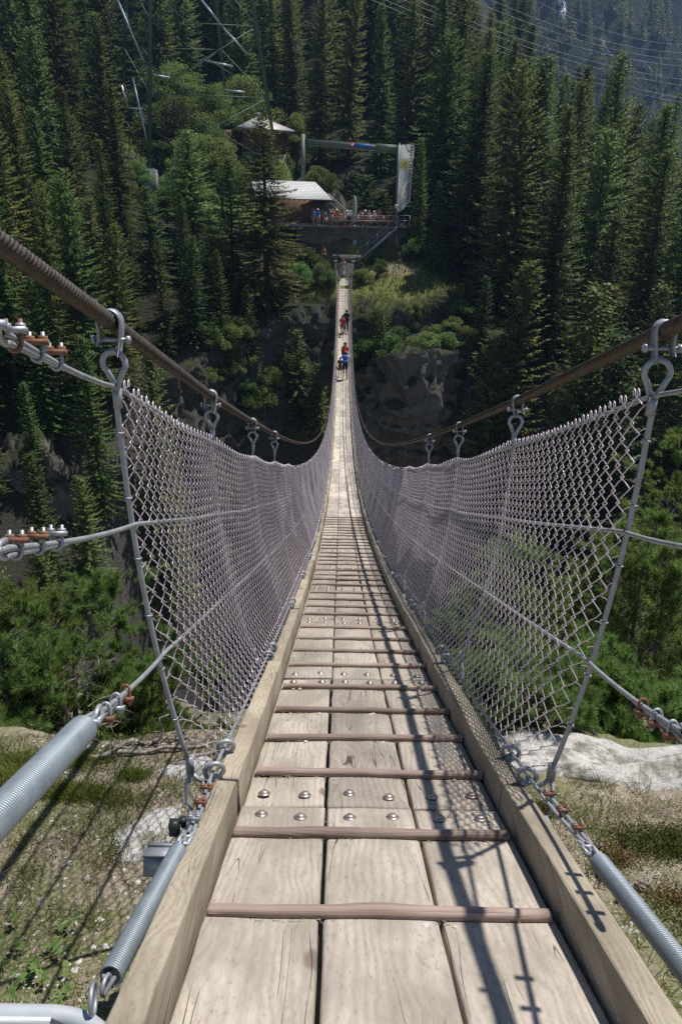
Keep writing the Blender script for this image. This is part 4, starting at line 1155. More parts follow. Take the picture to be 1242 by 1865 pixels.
# pebbles
M_peb = plain("pale_pebbles", (.48, .45, .41), .85, 0, .5, 60, .2)
mb = MB(); x, y = scat(2600, (-3.2, -.5), (.4, 2.65), 9.0, -.05, 2.5); xb, yb = scat(500, (.66, 3.2), (.4, 2.2), 9., .2); x = np.concatenate([x, xb]); y = np.concatenate([y, yb])
n = len(x); r = np.minimum(.0022 + g.gamma(1.2, .0026, n), .022)
oc = np.array([[1, 0, 0], [0, 1, 0], [-1, 0, 0], [0, -1, 0], [0, 0, 1], [0, 0, -1], [.7, .7, .3], [-.7, .6, .4], [-.6, -.7, .3], [.6, -.7, .35]])
of = np.array([[0, 6, 4], [6, 1, 4], [1, 7, 4], [7, 2, 4], [2, 8, 4], [8, 3, 4], [3, 9, 4], [9, 0, 4]])
V = oc[None] * (1 + g.normal(0, .18, (n, 10, 1))) * (r[:, None, None] * np.stack([g.uniform(.7, 1.5, n), g.uniform(.7, 1.3, n), g.uniform(.3, .7, n)], -1)[:, None]) 
ca, sa = np.cos(x * 99), np.sin(x * 99); V = np.stack([V[..., 0] * ca[:, None] - V[..., 1] * sa[:, None], V[..., 0] * sa[:, None] + V[..., 1] * ca[:, None], V[..., 2]], -1)
V += np.stack([x, y, near_z(x, y) + r * .1], -1)[:, None]
mb.add(V.reshape(-1, 3), (np.arange(n)[:, None, None] * 10 + of[None]).reshape(-1, 3)); stuff(mb, "pebbles", M_peb)
# wood chips, grit and needles swept against the cleats
mb = MB(); n = 1500; k = g.integers(0, 14, n); dc = np.array(cl)[k]; x = g.uniform(-.42, .42, n); y = dc - .021 - np.abs(g.normal(0, .012, n))
B = np.stack([xc(y) + x, y, zd(y) + .003], -1); az = g.uniform(0, 6.28, n); D = np.stack([np.cos(az), np.sin(az) * .4, g.uniform(-.3, .1, n)], -1); D /= np.linalg.norm(D, axis=1, keepdims=True)
leafq(mb, B, D, g.uniform(.005, .028, n), g.uniform(.0012, .003, n), np.tile([0, 0, 1.], (n, 1)) + g.normal(0, .3, (n, 3)))
stuff(mb, "deck_litter", M_straw)
mb = MB(); n = 60; dc = np.array(cl)[g.integers(0, 12, n)]; x = g.uniform(-.4, .4, n); y = dc - .03 - np.abs(g.normal(0, .012, n)); r = g.uniform(.003, .009, n)
V = oc[None] * r[:, None, None] * np.array([1.2, 1, .7]) + np.stack([xc(y) + x, y, zd(y) + r * .5], -1)[:, None]
mb.add(V.reshape(-1, 3), (np.arange(n)[:, None, None] * 10 + of[None]).reshape(-1, 3)); stuff(mb, "deck_grit", M_peb)
# bleached roots along the left bank edge
for (seed, a, b, r, lb) in ((1, (-1.12, 2.45), (-.60, 2.62), .011, "bleached crooked root lying along the left bank edge, nearest the fence"), (2, (-1.05, 2.60), (-.72, 2.70), .008, "thin forked bleached root just over the left bank edge"), (3, (-1.62, 1.72), (-1.32, 1.93), .008, "curved bleached root at the left frame edge in the moss"), (4, (-.70, 2.42), (-.45, 2.60), .012, "reddish bleached root under the left fence foot"), (5, (.84, 1.50), (1.02, 1.62), .007, "pale twisted root in the soil beside the right kerb beam")):
    a = remap(*a); b = remap(*b); r *= 1.25; h = np.random.default_rng(seed); mb = MB(); n = 12; t = np.linspace(0, 1, n); P = np.stack([a[0] + (b[0] - a[0]) * t, a[1] + (b[1] - a[1]) * t, 0 * t], -1) + np.concatenate([h.normal(0, .014, (n, 2)), np.zeros((n, 1))], 1)
    P[:, 2] = near_z(P[:, 0], P[:, 1]) + r * .6 + .02 * np.abs(np.sin(t * 7)); mb.tube(P, r * np.linspace(1, .45, n), 7)
    for e in range(3 if seed < 3 else 1):
        j = h.integers(2, n - 2); q = P[j] + np.cumsum(np.concatenate([[[0, 0, 0]], h.normal(0, .03, (4, 3)) + np.array([.02, .015, .012])]), 0); mb.tube(q, np.linspace(r * .6, r * .25, 5), 5)
    tag(mb.build("dead_root", M_twig, None, True, tuple(P[0])), lb, "root")
# ------------------------------------------------------------------ station terrace at the far end
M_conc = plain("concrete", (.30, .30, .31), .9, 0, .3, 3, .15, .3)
M_stone = rock_mat("masonry", (.085, .082, .075), (.20, .19, .17), (.12, .10, .07), 2.2, False)
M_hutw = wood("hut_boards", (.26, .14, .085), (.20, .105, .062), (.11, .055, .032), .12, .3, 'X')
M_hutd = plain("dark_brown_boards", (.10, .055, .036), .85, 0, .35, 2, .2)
M_gg = plain("green_grey_steel", (.17, .20, .16), .6, .1, .2, 4)
M_green = plain("green_panel", (.10, .26, .12), .6, 0, .15, 4)
M_blue = plain("blue_panel", (.05, .17, .42), .5, 0, .1, 4)
M_redp = plain("red_panel", (.55, .06, .05), .5, 0, .1, 4)
M_wht = plain("white_paint", (.78, .78, .77), .8, 0, .06, 3)
def flag_cloth():
    n = NT("white_banner_cloth", .8, 0, .2); n.col((.82, .82, .82)); tr = n.n("BsdfTranslucent"); tr.inputs["Color"].default_value = (.85, .85, .85, 1); mx = n.n("MixShader"); mx.inputs[0].default_value = .5
    n.l(n.b.outputs[0], mx.inputs[1]); n.l(tr.outputs[0], mx.inputs[2]); n.l(mx.outputs[0], n.t.nodes["Material Output"].inputs[0]); return n.m
M_flag = flag_cloth()
M_yel = plain("sun_yellow", (.85, .58, .03), .7, 0, .1, 6)
M_grey = plain("grey_print", (.06, .065, .09), .7, 0, .1, 6)
M_bench = plain("bench_wood", (.24, .12, .065), .75, 0, .3, 6)
M_cream = plain("furled_canvas", (.42, .42, .36), .85, 0, .15, 4)
M_sheet = plain("galvanised_handrail", (.36, .38, .41), .5, .4, .15, 6)
def roof_mat():
    n = NT("metal_shingles", .65, 0, .3); v = n.coords("Object")
    br = n.n("TexBrick"); br.inputs["Scale"].default_value = 1.0; br.inputs["Mortar Size"].default_value = .035; br.inputs["Brick Width"].default_value = .42; br.inputs["Row Height"].default_value = .30
    br.inputs["Color1"].default_value = (.50, .52, .52, 1); br.inputs["Color2"].default_value = (.60, .62, .62, 1); br.inputs["Mortar"].default_value = (.20, .21, .22, 1); n.l(v, br.inputs["Vector"])
    c = n.mix(n.ramp(n.noise(v, .9, 4, .6), [(.45, 0.0), (.7, .4)]), br.outputs["Color"], (.42, .43, .40)); n.col(c); n.bump(br.outputs["Fac"], -.5, .03)
    return n.m
M_roof = roof_mat()
M_slate = plain("pale_sheet_roof", (.36, .355, .35), .55, .2, .12, 1.2)

def wbox(name, c, s, mat, label=None, cat=None, rz=0.0, bev=0.0, parent=None, kind=None):
    mb = MB().box((0, 0, 0), s); o = mb.build(name, mat); o.location = c; o.rotation_euler = (0, 0, rz)
    if bev:
        m = o.modifiers.new("b", 'BEVEL'); m.width = bev; m.segments = 2
    if parent: o.parent = parent
    if label: tag(o, label, cat)
    return o
ZP = 2.86                                                # terrace floor
YF = 78.0
# retaining wall of the terrace
t = thing("retaining_wall", (.2, YF + .5, -1.0), "dark stone retaining wall under the terrace at the far bridge end", "wall")
V, F = grid(np.linspace(-5.2, 6.3, 47), np.linspace(-1.2, 2.62, 17), lambda x, y: 0 * x)
d_ = .10 * fbm(np.stack([V[:, 0] * 1.6, V[:, 1] * 2.2, 0 * V[:, 0]], -1), 8, 4)
Vw = np.stack([V[:, 0], YF + d_, V[:, 1]], -1); bk = Vw + [0, 1.2, 0]; n_ = len(Vw)
m = MB().add(np.concatenate([Vw, bk]), [F, F[:, ::-1] + n_]); m.box((.55, YF + .6, 2.60), (11.5, 1.1, .06)); m.box((-5.15, YF + .65, .7), (.12, 1.1, 3.8)); m.box((6.25, YF + .65, .7), (.12, 1.1, 3.8))
m.build("masonry", M_stone, t, loc=(.2, YF + .5, -1.0)).location = (0, 0, 0)
m = MB().box((-.3, YF - .28, -.50), (6.6, .42, 1.1)); m.build("concrete_footing", plain("shaded_concrete", (.13, .13, .135), .9, 0, .3, 3, .15), t, loc=(.2, YF + .5, -1.0)).location = (0, 0, 0)  # shade on the footing is put into its darkened concrete colour
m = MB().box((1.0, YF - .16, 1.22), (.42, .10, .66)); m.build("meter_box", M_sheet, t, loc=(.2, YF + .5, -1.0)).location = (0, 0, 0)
tf = wbox("terrace", (-.35, YF + 2.75, ZP - .10), (13.5, 6.2, .20), plain("darkened_terrace", (.17, .165, .16), .9, 0, .3, 3, .15), "concrete terrace slab carrying the hut and the crowd of visitors", "terrace", bev=.02)  # slab colour darkened to cut bounce light onto the hut wall
# stairs from the bridge up to the terrace
ST = thing("steel_stairs", (1.4, 77.1, -.6), "grey steel stairway climbing right from the bridge end to the terrace", "stairs")
def loc_in(m, name, mat, t): 
    o = m.build(name, mat, t, loc=tuple(t.location)); o.location = (0, 0, 0); return o
a = np.array([1.3, 77.0, -.55]); b = np.array([5.35, 77.0, ZP - .02]); m = MB(); nst = 18
for k in range(nst): m.box(a + (b - a) * (k + .5) / nst, (.27, 1.0, .035))
loc_in(m, "treads", M_sheet, ST)
for yy in (76.5, 77.5): m = MB().beam(a + [0, yy - 77, -.10], b + [0, yy - 77, -.10], .05, .24); loc_in(m, "stringer", M_sheet, ST)
m = MB(); e = [0, -.5, 0]
for h in (1.0, .52): m.beam(a + e + [0, 0, h], b + e + [0, 0, h], .045, .045)
for k in range(5): q = a + (b - a) * (k / 4) + e; m.beam(q, q + [0, 0, 1.0], .045, .045, (0, 1, 0))
loc_in(m, "handrail", M_sheet, ST)
m = MB().box((6.0, 77.0, ZP - .05), (1.3, 1.1, .06)); loc_in(m, "landing", M_sheet, ST)
m = MB()
for (p, q) in (((5.4, 76.48), (6.62, 76.48)), ((6.62, 76.48), (6.62, 77.5))):
    for h in (1.05, .55, .1): m.beam((p[0], p[1], ZP + h), (q[0], q[1], ZP + h), .045, .045)
for q in ((5.4, 76.48), (6.0, 76.48), (6.62, 76.48), (6.62, 77.5)): m.beam((q[0], q[1], ZP), (q[0], q[1], ZP + 1.05), .045, .045, (0, 1, 0))
loc_in(m, "landing_rail", M_sheet, ST)
# concrete steps between the bridge and the stairway
m = MB()
for k in range(9): m.box((.0, 72.9 + .42 * k, -2.32 + .19 * k - .4), (1.7, .44, .8))
tag(m.build("entrance_steps", plain("shaded_steps", (.09, .088, .085), .9, 0, .3, 3, .15), None, loc=(0, 74, -2)), "shaded concrete steps between the far bridge end and the terrace wall", "steps")  # missing cast shade is put into the dark step colour
for s, side in ((-1, "left"), (1, "right")):
    p = pos(np.array(72.35), s * .90, -.2); t = thing("bridge_post", tuple(p), "slim white-capped steel post on the %s of the far bridge end" % side, "post", "posts at the far bridge end")
    m = MB().box((0, 0, .85), (.09, .09, 1.75)); m.build("post", M_sheet, t); m = MB().box((0, 0, 1.75), (.34, .30, .06)); m.build("cap", M_wht, t)
# terrace railing
RL = thing("terrace_railing", (.5, YF - .05, ZP), "thin steel railing along the front edge of the crowded terrace", "railing")
m = MB()
for h in (1.05, .55): m.beam((-2.7, YF - .05, ZP + h), (5.3, YF - .05, ZP + h), .04, .04)
loc_in(m, "rails", M_sheet, RL)
for k in range(7): m = MB().box((-2.7 + k * 8.0 / 6, YF - .05, ZP + .53), (.05, .05, 1.06)); loc_in(m, "baluster", M_sheet, RL)
# hut with shingled roof
HZ = R(14); hut = thing("wooden_hut", (-5.4, YF + 2.6, ZP), "brown timber hut with a pale shingled roof on the left of the terrace", "hut", rz=HZ)
m = MB().box((-.6, .1, 1.35), (6.2, 3.0, 2.7)); m.build("wall", M_hutw, hut)
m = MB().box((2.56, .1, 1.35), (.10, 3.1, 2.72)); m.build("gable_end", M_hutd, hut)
m = MB().box((-.6, -1.52, .10), (6.4, .16, .34)); m.build("sill_beam", M_conc, hut)
def pitched(m, x0, x1, ye, ze, yr, zr, xr0, xr1, th=.10):
    v = np.array([[x0, ye, ze], [x1, ye, ze], [xr1, yr, zr], [xr0, yr, zr]]); v2 = v - [0, 0, th]
    m.add(np.concatenate([v, v2]), np.array([[0, 1, 2, 3], [7, 6, 5, 4], [4, 5, 1, 0], [5, 6, 2, 1], [6, 7, 3, 2], [7, 4, 0, 3]]))
# the slope faces the bridge; local mesh plane for shingles
m = MB(); pitched(m, -4.6, 3.55, -2.25, 2.62, 1.0, 4.55, -4.6, 2.35); ro = m.build("roof", M_roof, hut)
m = MB(); pitched(m, 3.55, -4.6, 3.6, 2.62, 1.0, 4.55, 2.35, -4.6); m.build("rear_roof", M_roof, hut)
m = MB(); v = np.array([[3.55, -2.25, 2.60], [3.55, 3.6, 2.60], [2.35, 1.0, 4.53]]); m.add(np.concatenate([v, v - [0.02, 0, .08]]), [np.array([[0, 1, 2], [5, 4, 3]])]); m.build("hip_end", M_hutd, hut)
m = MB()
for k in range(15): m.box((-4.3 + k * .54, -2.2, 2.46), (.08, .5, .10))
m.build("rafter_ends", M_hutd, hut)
m = MB().beam((-4.62, -2.30, 2.58), (3.57, -2.30, 2.58), .09, .10); m.build("gutter", M_sheet, hut)
# upper building
ub = thing("upper_building", (-11.0, 97, 11.2), "brown house with pale pyramid roof, half hidden behind the scraggy spruce", "building", rz=R(20))
m = MB().box((0, 0, -.35), (5.4, 5.0, 1.6)); m.build("stone_base", M_conc, ub)
m = MB().box((0, 0, 1.85), (5.4, 5.0, 2.7)); m.build("wall", M_hutw, ub)
m = MB(); e = 3.6; v = np.array([[-e, -e, 3.0], [e, -e, 3.0], [e, e, 3.0], [-e, e, 3.0], [0, 0, 4.9], [-e, -e, 2.85], [e, -e, 2.85], [e, e, 2.85], [-e, e, 2.85]])
m.add(v, [np.array([[0, 1, 4], [1, 2, 4], [2, 3, 4], [3, 0, 4]]), np.array([[0, 5, 6, 1], [1, 6, 7, 2], [2, 7, 8, 3], [3, 8, 5, 0], [5, 8, 7, 6]])]); rf = m.build("roof", M_slate, ub)
m = MB().box((0, 0, 4.95), (.7, .7, .5)); m.build("chimney", M_conc, rf)
m = MB().box((-4.6, .5, .9), (4.2, 4.2, 3.4)); m.build("wing", M_hutd, ub)
m = MB(); pitched(m, -7.4, -2.6, -2.2, 2.2, .5, 3.2, -7.4, -2.6); pitched(m, -2.6, -7.4, 3.2, 2.2, .5, 3.2, -2.6, -7.4); m.build("wing_roof", M_hutd, ub)
m = MB().box((2.72, -1.2, .9), (.06, .8, 1.6)); w_ = m.build("window", M_wht, ub)
m = MB().box((2.76, -1.2, 1.25), (.03, .62, .62)); m.box((2.76, -1.2, .52), (.03, .62, .62)); m.build("pane", M_black, w_)
# gantry over the terrace
A1 = at(552, 252, 85); A2 = at(728, 266, 82); gt = thing("steel_gantry", (A1[0], 85, 7.4), "green grey steel gantry of two posts and a long crossbeam above the terrace", "gantry")
m = MB().box((A1[0], 85, A1[2] - 2.6), (.42, .42, 6.0)); loc_in(m, "post", M_gg, gt); m = MB().box((A2[0], 82, (A2[2] + 2.2) / 2), (.46, .46, A2[2] - 2.0)); loc_in(m, "post", M_gg, gt)
B1 = np.array([A1[0] + .2, 85, A1[2] - .35]); B2 = np.array([A2[0] - .2, 82, A2[2] - .35]); m = MB()
for q in (.30, -.30): m.beam(B1 + [0, 0, q], B2 + [0, 0, q], .30, .07)
m.beam(B1, B2, .08, .6); loc_in(m, "crossbeam", M_gg, gt)
u_ = (B2 - B1) / np.linalg.norm(B2 - B1); c0 = B2 - u_ * 1.3; m = MB().beam(c0 - u_ * 1.15 + [0, -.24, 0], c0 + u_ * 1.05 + [0, -.24, 0], .18, .78); loc_in(m, "end_plate", M_gg, gt)
m = MB().beam(c0 - u_ * 1.15 + [0, -.25, -.44], c0 - u_ * .35 + [0, -.25, -.44], .2, .10); loc_in(m, "green_trim", M_green, gt)
c1 = B1 + (B2 - B1) * .60; m = MB().beam(c1 - u_ * .62 + [0, -.30, .02], c1 + u_ * 1.25 + [0, -.30, .02], .04, .46); sg = loc_in(m, "sign_board", M_blue, gt); m = MB().beam(c1 - u_ * 1.12 + [0, -.30, .03], c1 - u_ * .62 + [0, -.30, .03], .04, .44); loc_in(m, "red_sign", M_redp, gt)
m = MB().beam(c1 - u_ * 1.02 + [0, -.33, .03], c1 - u_ * .72 + [0, -.33, .03], .03, .20); m.build("white_mark", M_wht, gt, loc=tuple(gt.location)).location = (0, 0, 0)
# flag pole and banner
fb = at(722, 400, 77.6); FP = thing("flag_pole", (fb[0], 77.6, ZP), "slim grey flag pole at the right end of the terrace railing", "pole")
ft = at(727, 262, 77.6); m = MB().tube(np.array([[0, 0, 0], [0, 0, ft[2] - ZP]]), .06, 8); m.build("pole", M_sheet, FP); m = MB().lathe([(.0001, .1), (.07, .06), (.09, 0), (.0001, -.02)], 8, (0, 0, ft[2] - ZP)); m.build("finial", M_wht, FP); m = MB().box((-.09, -.08, 1.95), (.28, .12, .36)); m.build("lamp_box", M_wht, FP)
m = MB().beam((0, -.02, ft[2] - ZP - .02), (1.55, -.02, ft[2] - ZP - .02), .05, .05); m.build("banner_arm", M_grey, FP)
FZ = ft[2] - .06; FH = 6.25; FWd = 1.42
fl = thing("welcome_flag", (fb[0] + .12, 77.55, FZ), "tall white banner with a yellow sun and the word willkommen written up it", "flag")
def flagpt(u, v):   # u across 0..1, v down 0..1
    wdt = FWd * (1 - .12 * v); wave = .10 * math.sin(u * 7 + v * 5) + .06 * math.sin(v * 11 - u * 3)
    return np.array([u * wdt - .10 * v, wave, -v * FH])
nu, nv = 15, 40; V = []
for j in range(nv):
    for i in range(nu):
        u = i / (nu - 1); v = j / (nv - 1); vv = v * (1 - .17 * max(0, v - .0) * u ** 2); p = flagpt(u, min(vv, 1)); V.append(p)
V = np.array(V); jj, ii = np.meshgrid(np.arange(nv - 1), np.arange(nu - 1), indexing='ij'); F = np.stack([jj * nu + ii, jj * nu + ii + 1, (jj + 1) * nu + ii + 1, (jj + 1) * nu + ii], -1).reshape(-1, 4)
m = MB().add(V, F); m.build("cloth", M_flag, fl, smooth=True)
def on_flag(m, poly, off=.02):
    P = np.array([flagpt(u, v) - [0, off, 0] for u, v in poly]); c = P.mean(0); n = len(P)
    m.add(np.concatenate([P, [c]]), np.array([[i, (i + 1) % n, n] for i in range(n)]))
m = MB(); asp = FWd / FH; cu, cv = .40, .29
on_flag(m, [(cu + .24 * math.cos(a), cv + .24 * math.sin(a) * asp) for a in np.linspace(0, 6.28, 20, endpoint=False)], .03)
for k in range(12):
    a = k * math.pi / 6; ca, sa = math.cos(a), math.sin(a)
    tri = [(cu + .27 * ca - .07 * sa, cv + (.27 * sa + .07 * ca) * asp), (cu + .46 * ca, cv + .46 * sa * asp), (cu + .27 * ca + .07 * sa, cv + (.27 * sa - .07 * ca) * asp)]
    on_flag(m, tri, .03)
on_flag(m, [(.12 + .10 * math.cos(a), .92 + .10 * math.sin(a) * asp) for a in np.linspace(0, 6.28, 12, endpoint=False)], .03)
m.build("sun_emblem", M_yel, fl)
m = MB()
for k in range(7): on_flag(m, [(.10 + .06 * k, .44 + .01 * k), (.13 + .06 * k, .44 + .01 * k), (.05 + .02 * k, .80), (.035 + .02 * k, .80)], .028)
m.build("grey_rays", plain("pale_grey_print", (.50, .50, .56), .8), fl)
cu_ = bpy.data.curves.new("t", 'FONT'); cu_.body = "willkommen"; cu_.size = 1.0; tob = bpy.data.objects.new("t", cu_); COL.objects.link(tob)
bpy.context.view_layer.update(); tm = bpy.data.meshes.new_from_object(tob.evaluated_get(bpy.context.evaluated_depsgraph_get())); bpy.data.objects.remove(tob)
co = np.array([v.co[:] for v in tm.vertices]); wx = co[:, 0].max(); 
for v in tm.vertices:      # the word climbs the outer edge of the banner
    s_ = v.co.x / wx; p = flagpt(.62 + .20 * (1 - s_) * 0 + (-.42 * (v.co.y / 1.0)) + .28, .83 - .80 * s_); v.co = Vector(p - np.array([.0, .04, 0]))
tm.materials.append(M_grey); tx = bpy.data.objects.new("lettering", tm); COL.objects.link(tx); tx.parent = fl
# furled parasol
pa = at(645, 412, 77.9); pr = thing("furled_parasol", (pa[0], 78.5, ZP), "tall furled cream parasol standing in the middle of the terrace", "parasol")
m = MB().lathe([(.03, 0), (.03, .4)], 8); m.lathe([(.28, 0), (.30, .06), (.0001, .10)], 10); m.build("pole", M_sheet, pr); m = MB(); nn = 16
prof = [(.05, .35), (.17, .5), (.20, 1.2), (.21, 2.0), (.16, 2.6), (.08, 2.9), (.0001, 3.0)]
Vp = np.array([[r * (1 + .18 * math.cos(5 * 6.283 * k / nn)) * math.cos(6.283 * k / nn), r * (1 + .18 * math.cos(5 * 6.283 * k / nn)) * math.sin(6.283 * k / nn), z] for r, z in prof for k in range(nn)])
m.add(Vp, np.array([[i * nn + k, i * nn + (k + 1) % nn, (i + 1) * nn + (k + 1) % nn, (i + 1) * nn + k] for i in range(len(prof) - 1) for k in range(nn)])); m.build("canvas", M_cream, pr, smooth=True)
# beer-garden tables and benches
def table_set(x, y, lbl):
    t = thing("picnic_table", (x, y, ZP), lbl, "table", "tables on the terrace")
    m = MB()
    for k in range(4): m.box((0, -.27 + .18 * k, .74), (1.9, .16, .04))
    m.build("table_top", M_bench, t)
    for e in (-.75, .75): m = MB().beam((e, -.28, 0), (e, .28, .72), .05, .05); m.beam((e, .28, 0), (e, -.28, .72), .05, .05); m.build("leg", M_bench, t)
def bench(x, y, lbl, back):
    t = thing("slatted_bench", (x, y, ZP), lbl, "bench", "benches on the terrace"); m = MB()
    for k in range(3): m.box((0, -.14 + .14 * k, .44), (1.9, .11, .035))
    m.build("seat", M_bench, t); m = MB()
    for k in range(3): m.box((0, -.20 * back, .60 + .15 * k), (1.9, .03, .10))
    m.build("backrest", M_bench, t)
    for e in (-.8, .8): m = MB().box((e, 0, .22), (.06, .34, .44)); m.box((e, -.20 * back, .62), (.05, .04, .62)); m.build("leg", M_bench, t)
for x, nm in ((-.9, "left of the furled parasol"), (2.2, "just right of the furled parasol"), (4.3, "nearest the flag pole")):
    table_set(x, 79.2, "brown slatted table on the terrace, " + nm); bench(x, 78.45, "brown slatted bench with its back to the railing, " + nm, 1)
# ladder-like timber steps leaning on the rock behind the terrace
m = MB(); ra, rb = np.array([-2.9, 83.2, 6.3]), np.array([1.2, 81.6, ZP + .1])
for off in (0, .9): m.beam(ra + [off, 0, 0], rb + [off, 0, 0], .16, .16)
for k in range(12): q = ra + (rb - ra) * (k + .5) / 12; m.beam(q, q + [.9, 0, 0], .22, .05)
tag(m.build("timber_steps", plain("grey_timber", (.36, .33, .30), .85, 0, .25, 3), None, loc=(-1, 82.5, 4.5)), "pale timber steps descending the rock behind the terrace, right of the hut", "steps")
o = blob_rock("terrace_rock", (-1.9, 86.6, 3.9), (2.2, 1.6, 3.0), 43, M_rock2, .12, 50, 1.4); tag(o, "pale rock face rising behind the terrace between hut and bushes", "rock")
# wooden fences on the slopes by the bridge end
M_fence = plain("old_fence_wood", (.16, .13, .10), .9, 0, .35, 8)
def rail_fence(pix, lbl, d0):
    P = [at(x, y, d0 + k * .0) for k, (x, y) in enumerate(pix)]; t = thing("rail_fence", tuple(P[0]), lbl, "fence")
    for p in P: m = MB().box((p[0], p[1], p[2] - .2), (.11, .11, 1.5)); loc_in(m, "post", M_fence, t)
    for h in (.42, .0):
        m = MB()
        for a, b in zip(P[:-1], P[1:]): m.beam(a + [0, -.05, h], b + [0, -.05, h], .05, .11)
        loc_in(m, "rail", M_fence, t)
rail_fence([(651, 505), (688, 496), (717, 487), (729, 481)], "dark rail fence along the grassy slope right of the far bridge end", 75.0)
rail_fence([(724, 478), (727, 460), (722, 436)], "leaning grey rail fence climbing the grass below the stair landing", 76.4)
rail_fence([(548, 462), (572, 476), (600, 496)], "rail fence among the bushes left of the far bridge end", 75.0)
# lattice pylon
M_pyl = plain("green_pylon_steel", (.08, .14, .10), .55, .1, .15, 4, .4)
M_pyw = plain("sunlit_pylon_steel", (.50, .54, .56), .32, .35, .1, 4, .6)  # sunlight on single braces, put into a paler steel colour
py = thing("lattice_pylon", (-22.5, 88, 8), "tall green lattice power pylon rising above the trees on the left", "pylon")
L1, L2, L3, L4 = at(272, 312, 86), at(505, 290, 88), at(418, 232, 100), at(222, 245, 100); ctr = (L1 + L2 + L3 + L4) / 4; 
TOPZ = 52.0; 
def legp(p, z): k = (z - p[2]) / (TOPZ - p[2]) * .80; return np.array([p[0] + (ctr[0] - p[0]) * k * .78, p[1] + (ctr[1] - p[1]) * k, z])
for p in (L1, L2, L3, L4):
    m = MB().beam(p - [0, 0, .5], legp(p, TOPZ), .36, .36, (0, 1, 0)); loc_in(m, "leg", M_pyl, py)
m = MB().box(L1 + [0, 0, -1.6], (1.6, 1.6, 3.6)); loc_in(m, "concrete_foot", M_conc, py)
lv = [9.5, 16.5, 23.5, 31, 40, 50]; m = MB(); mw = MB(); legs = (L1, L2, L3, L4)
for k in range(4):
    p, q = legs[k], legs[(k + 1) % 4]
    for z0, z1 in zip(lv[:-1], lv[1:]):
        m.beam(legp(p, z0), legp(q, z1), .075, .075); m.beam(legp(q, z0), legp(p, z1), .075, .075); m.beam(legp(p, z1), legp(q, z1), .08, .08)
    for z0, z1 in zip(lv[:-1], lv[1:]):
        for tt in (.25, .75): a_ = legp(p, z0) * (1 - tt) + legp(q, z1) * tt; b_ = legp(p if tt < .5 else q, z0 * .5 + z1 * .5); m.beam(a_, b_, .04, .04)
loc_in(m, "bracing", M_pyl, py)
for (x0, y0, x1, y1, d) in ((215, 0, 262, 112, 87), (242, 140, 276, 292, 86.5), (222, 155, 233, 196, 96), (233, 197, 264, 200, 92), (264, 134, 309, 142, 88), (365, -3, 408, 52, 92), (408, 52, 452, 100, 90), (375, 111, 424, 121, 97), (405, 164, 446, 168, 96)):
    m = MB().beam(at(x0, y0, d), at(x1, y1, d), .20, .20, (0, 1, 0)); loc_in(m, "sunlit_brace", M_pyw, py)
# conductors strung from the pylon across the valley
M_line = plain("aluminium_line", (.62, .64, .68), .35, .6, .05)
for k, (x0, y0, x1, y1, r_) in enumerate(((600, -45, 1262, 182, .026), (610, -30, 1262, 190, .026), (660, -32, 1262, 158, .026), (670, -38, 1262, 147, .026), (740, -28, 1262, 122, .022), (800, -26, 1262, 110, .022), (850, -20, 1262, 96, .02), (930, -22, 1262, 80, .02))):
    a_, b_ = at(x0, y0, 92), at(x1, y1, 150); tt = np.linspace(0, 1, 40)[:, None]; P = a_ + (b_ - a_) * tt; P[:, 2] -= 1.6 * 4 * tt[:, 0] * (1 - tt[:, 0])
    LB = ["lowest of the thin power lines crossing the upper right", "second lowest power line, close beside the lowest, upper right", "third power line from below, crossing above the right spruces", "fourth power line from below, close over the third", "middle faint power line against the blue mountain", "faint power line just above the middle one on the blue mountain", "second highest faint power line near the top right corner", "highest and faintest power line near the top right corner"][k]
    m = MB().tube(P - P[0], r_, 5); o = m.build("power_line", M_line); o.location = P[0]; tag(o, LB, "power line", "power lines over the valley")
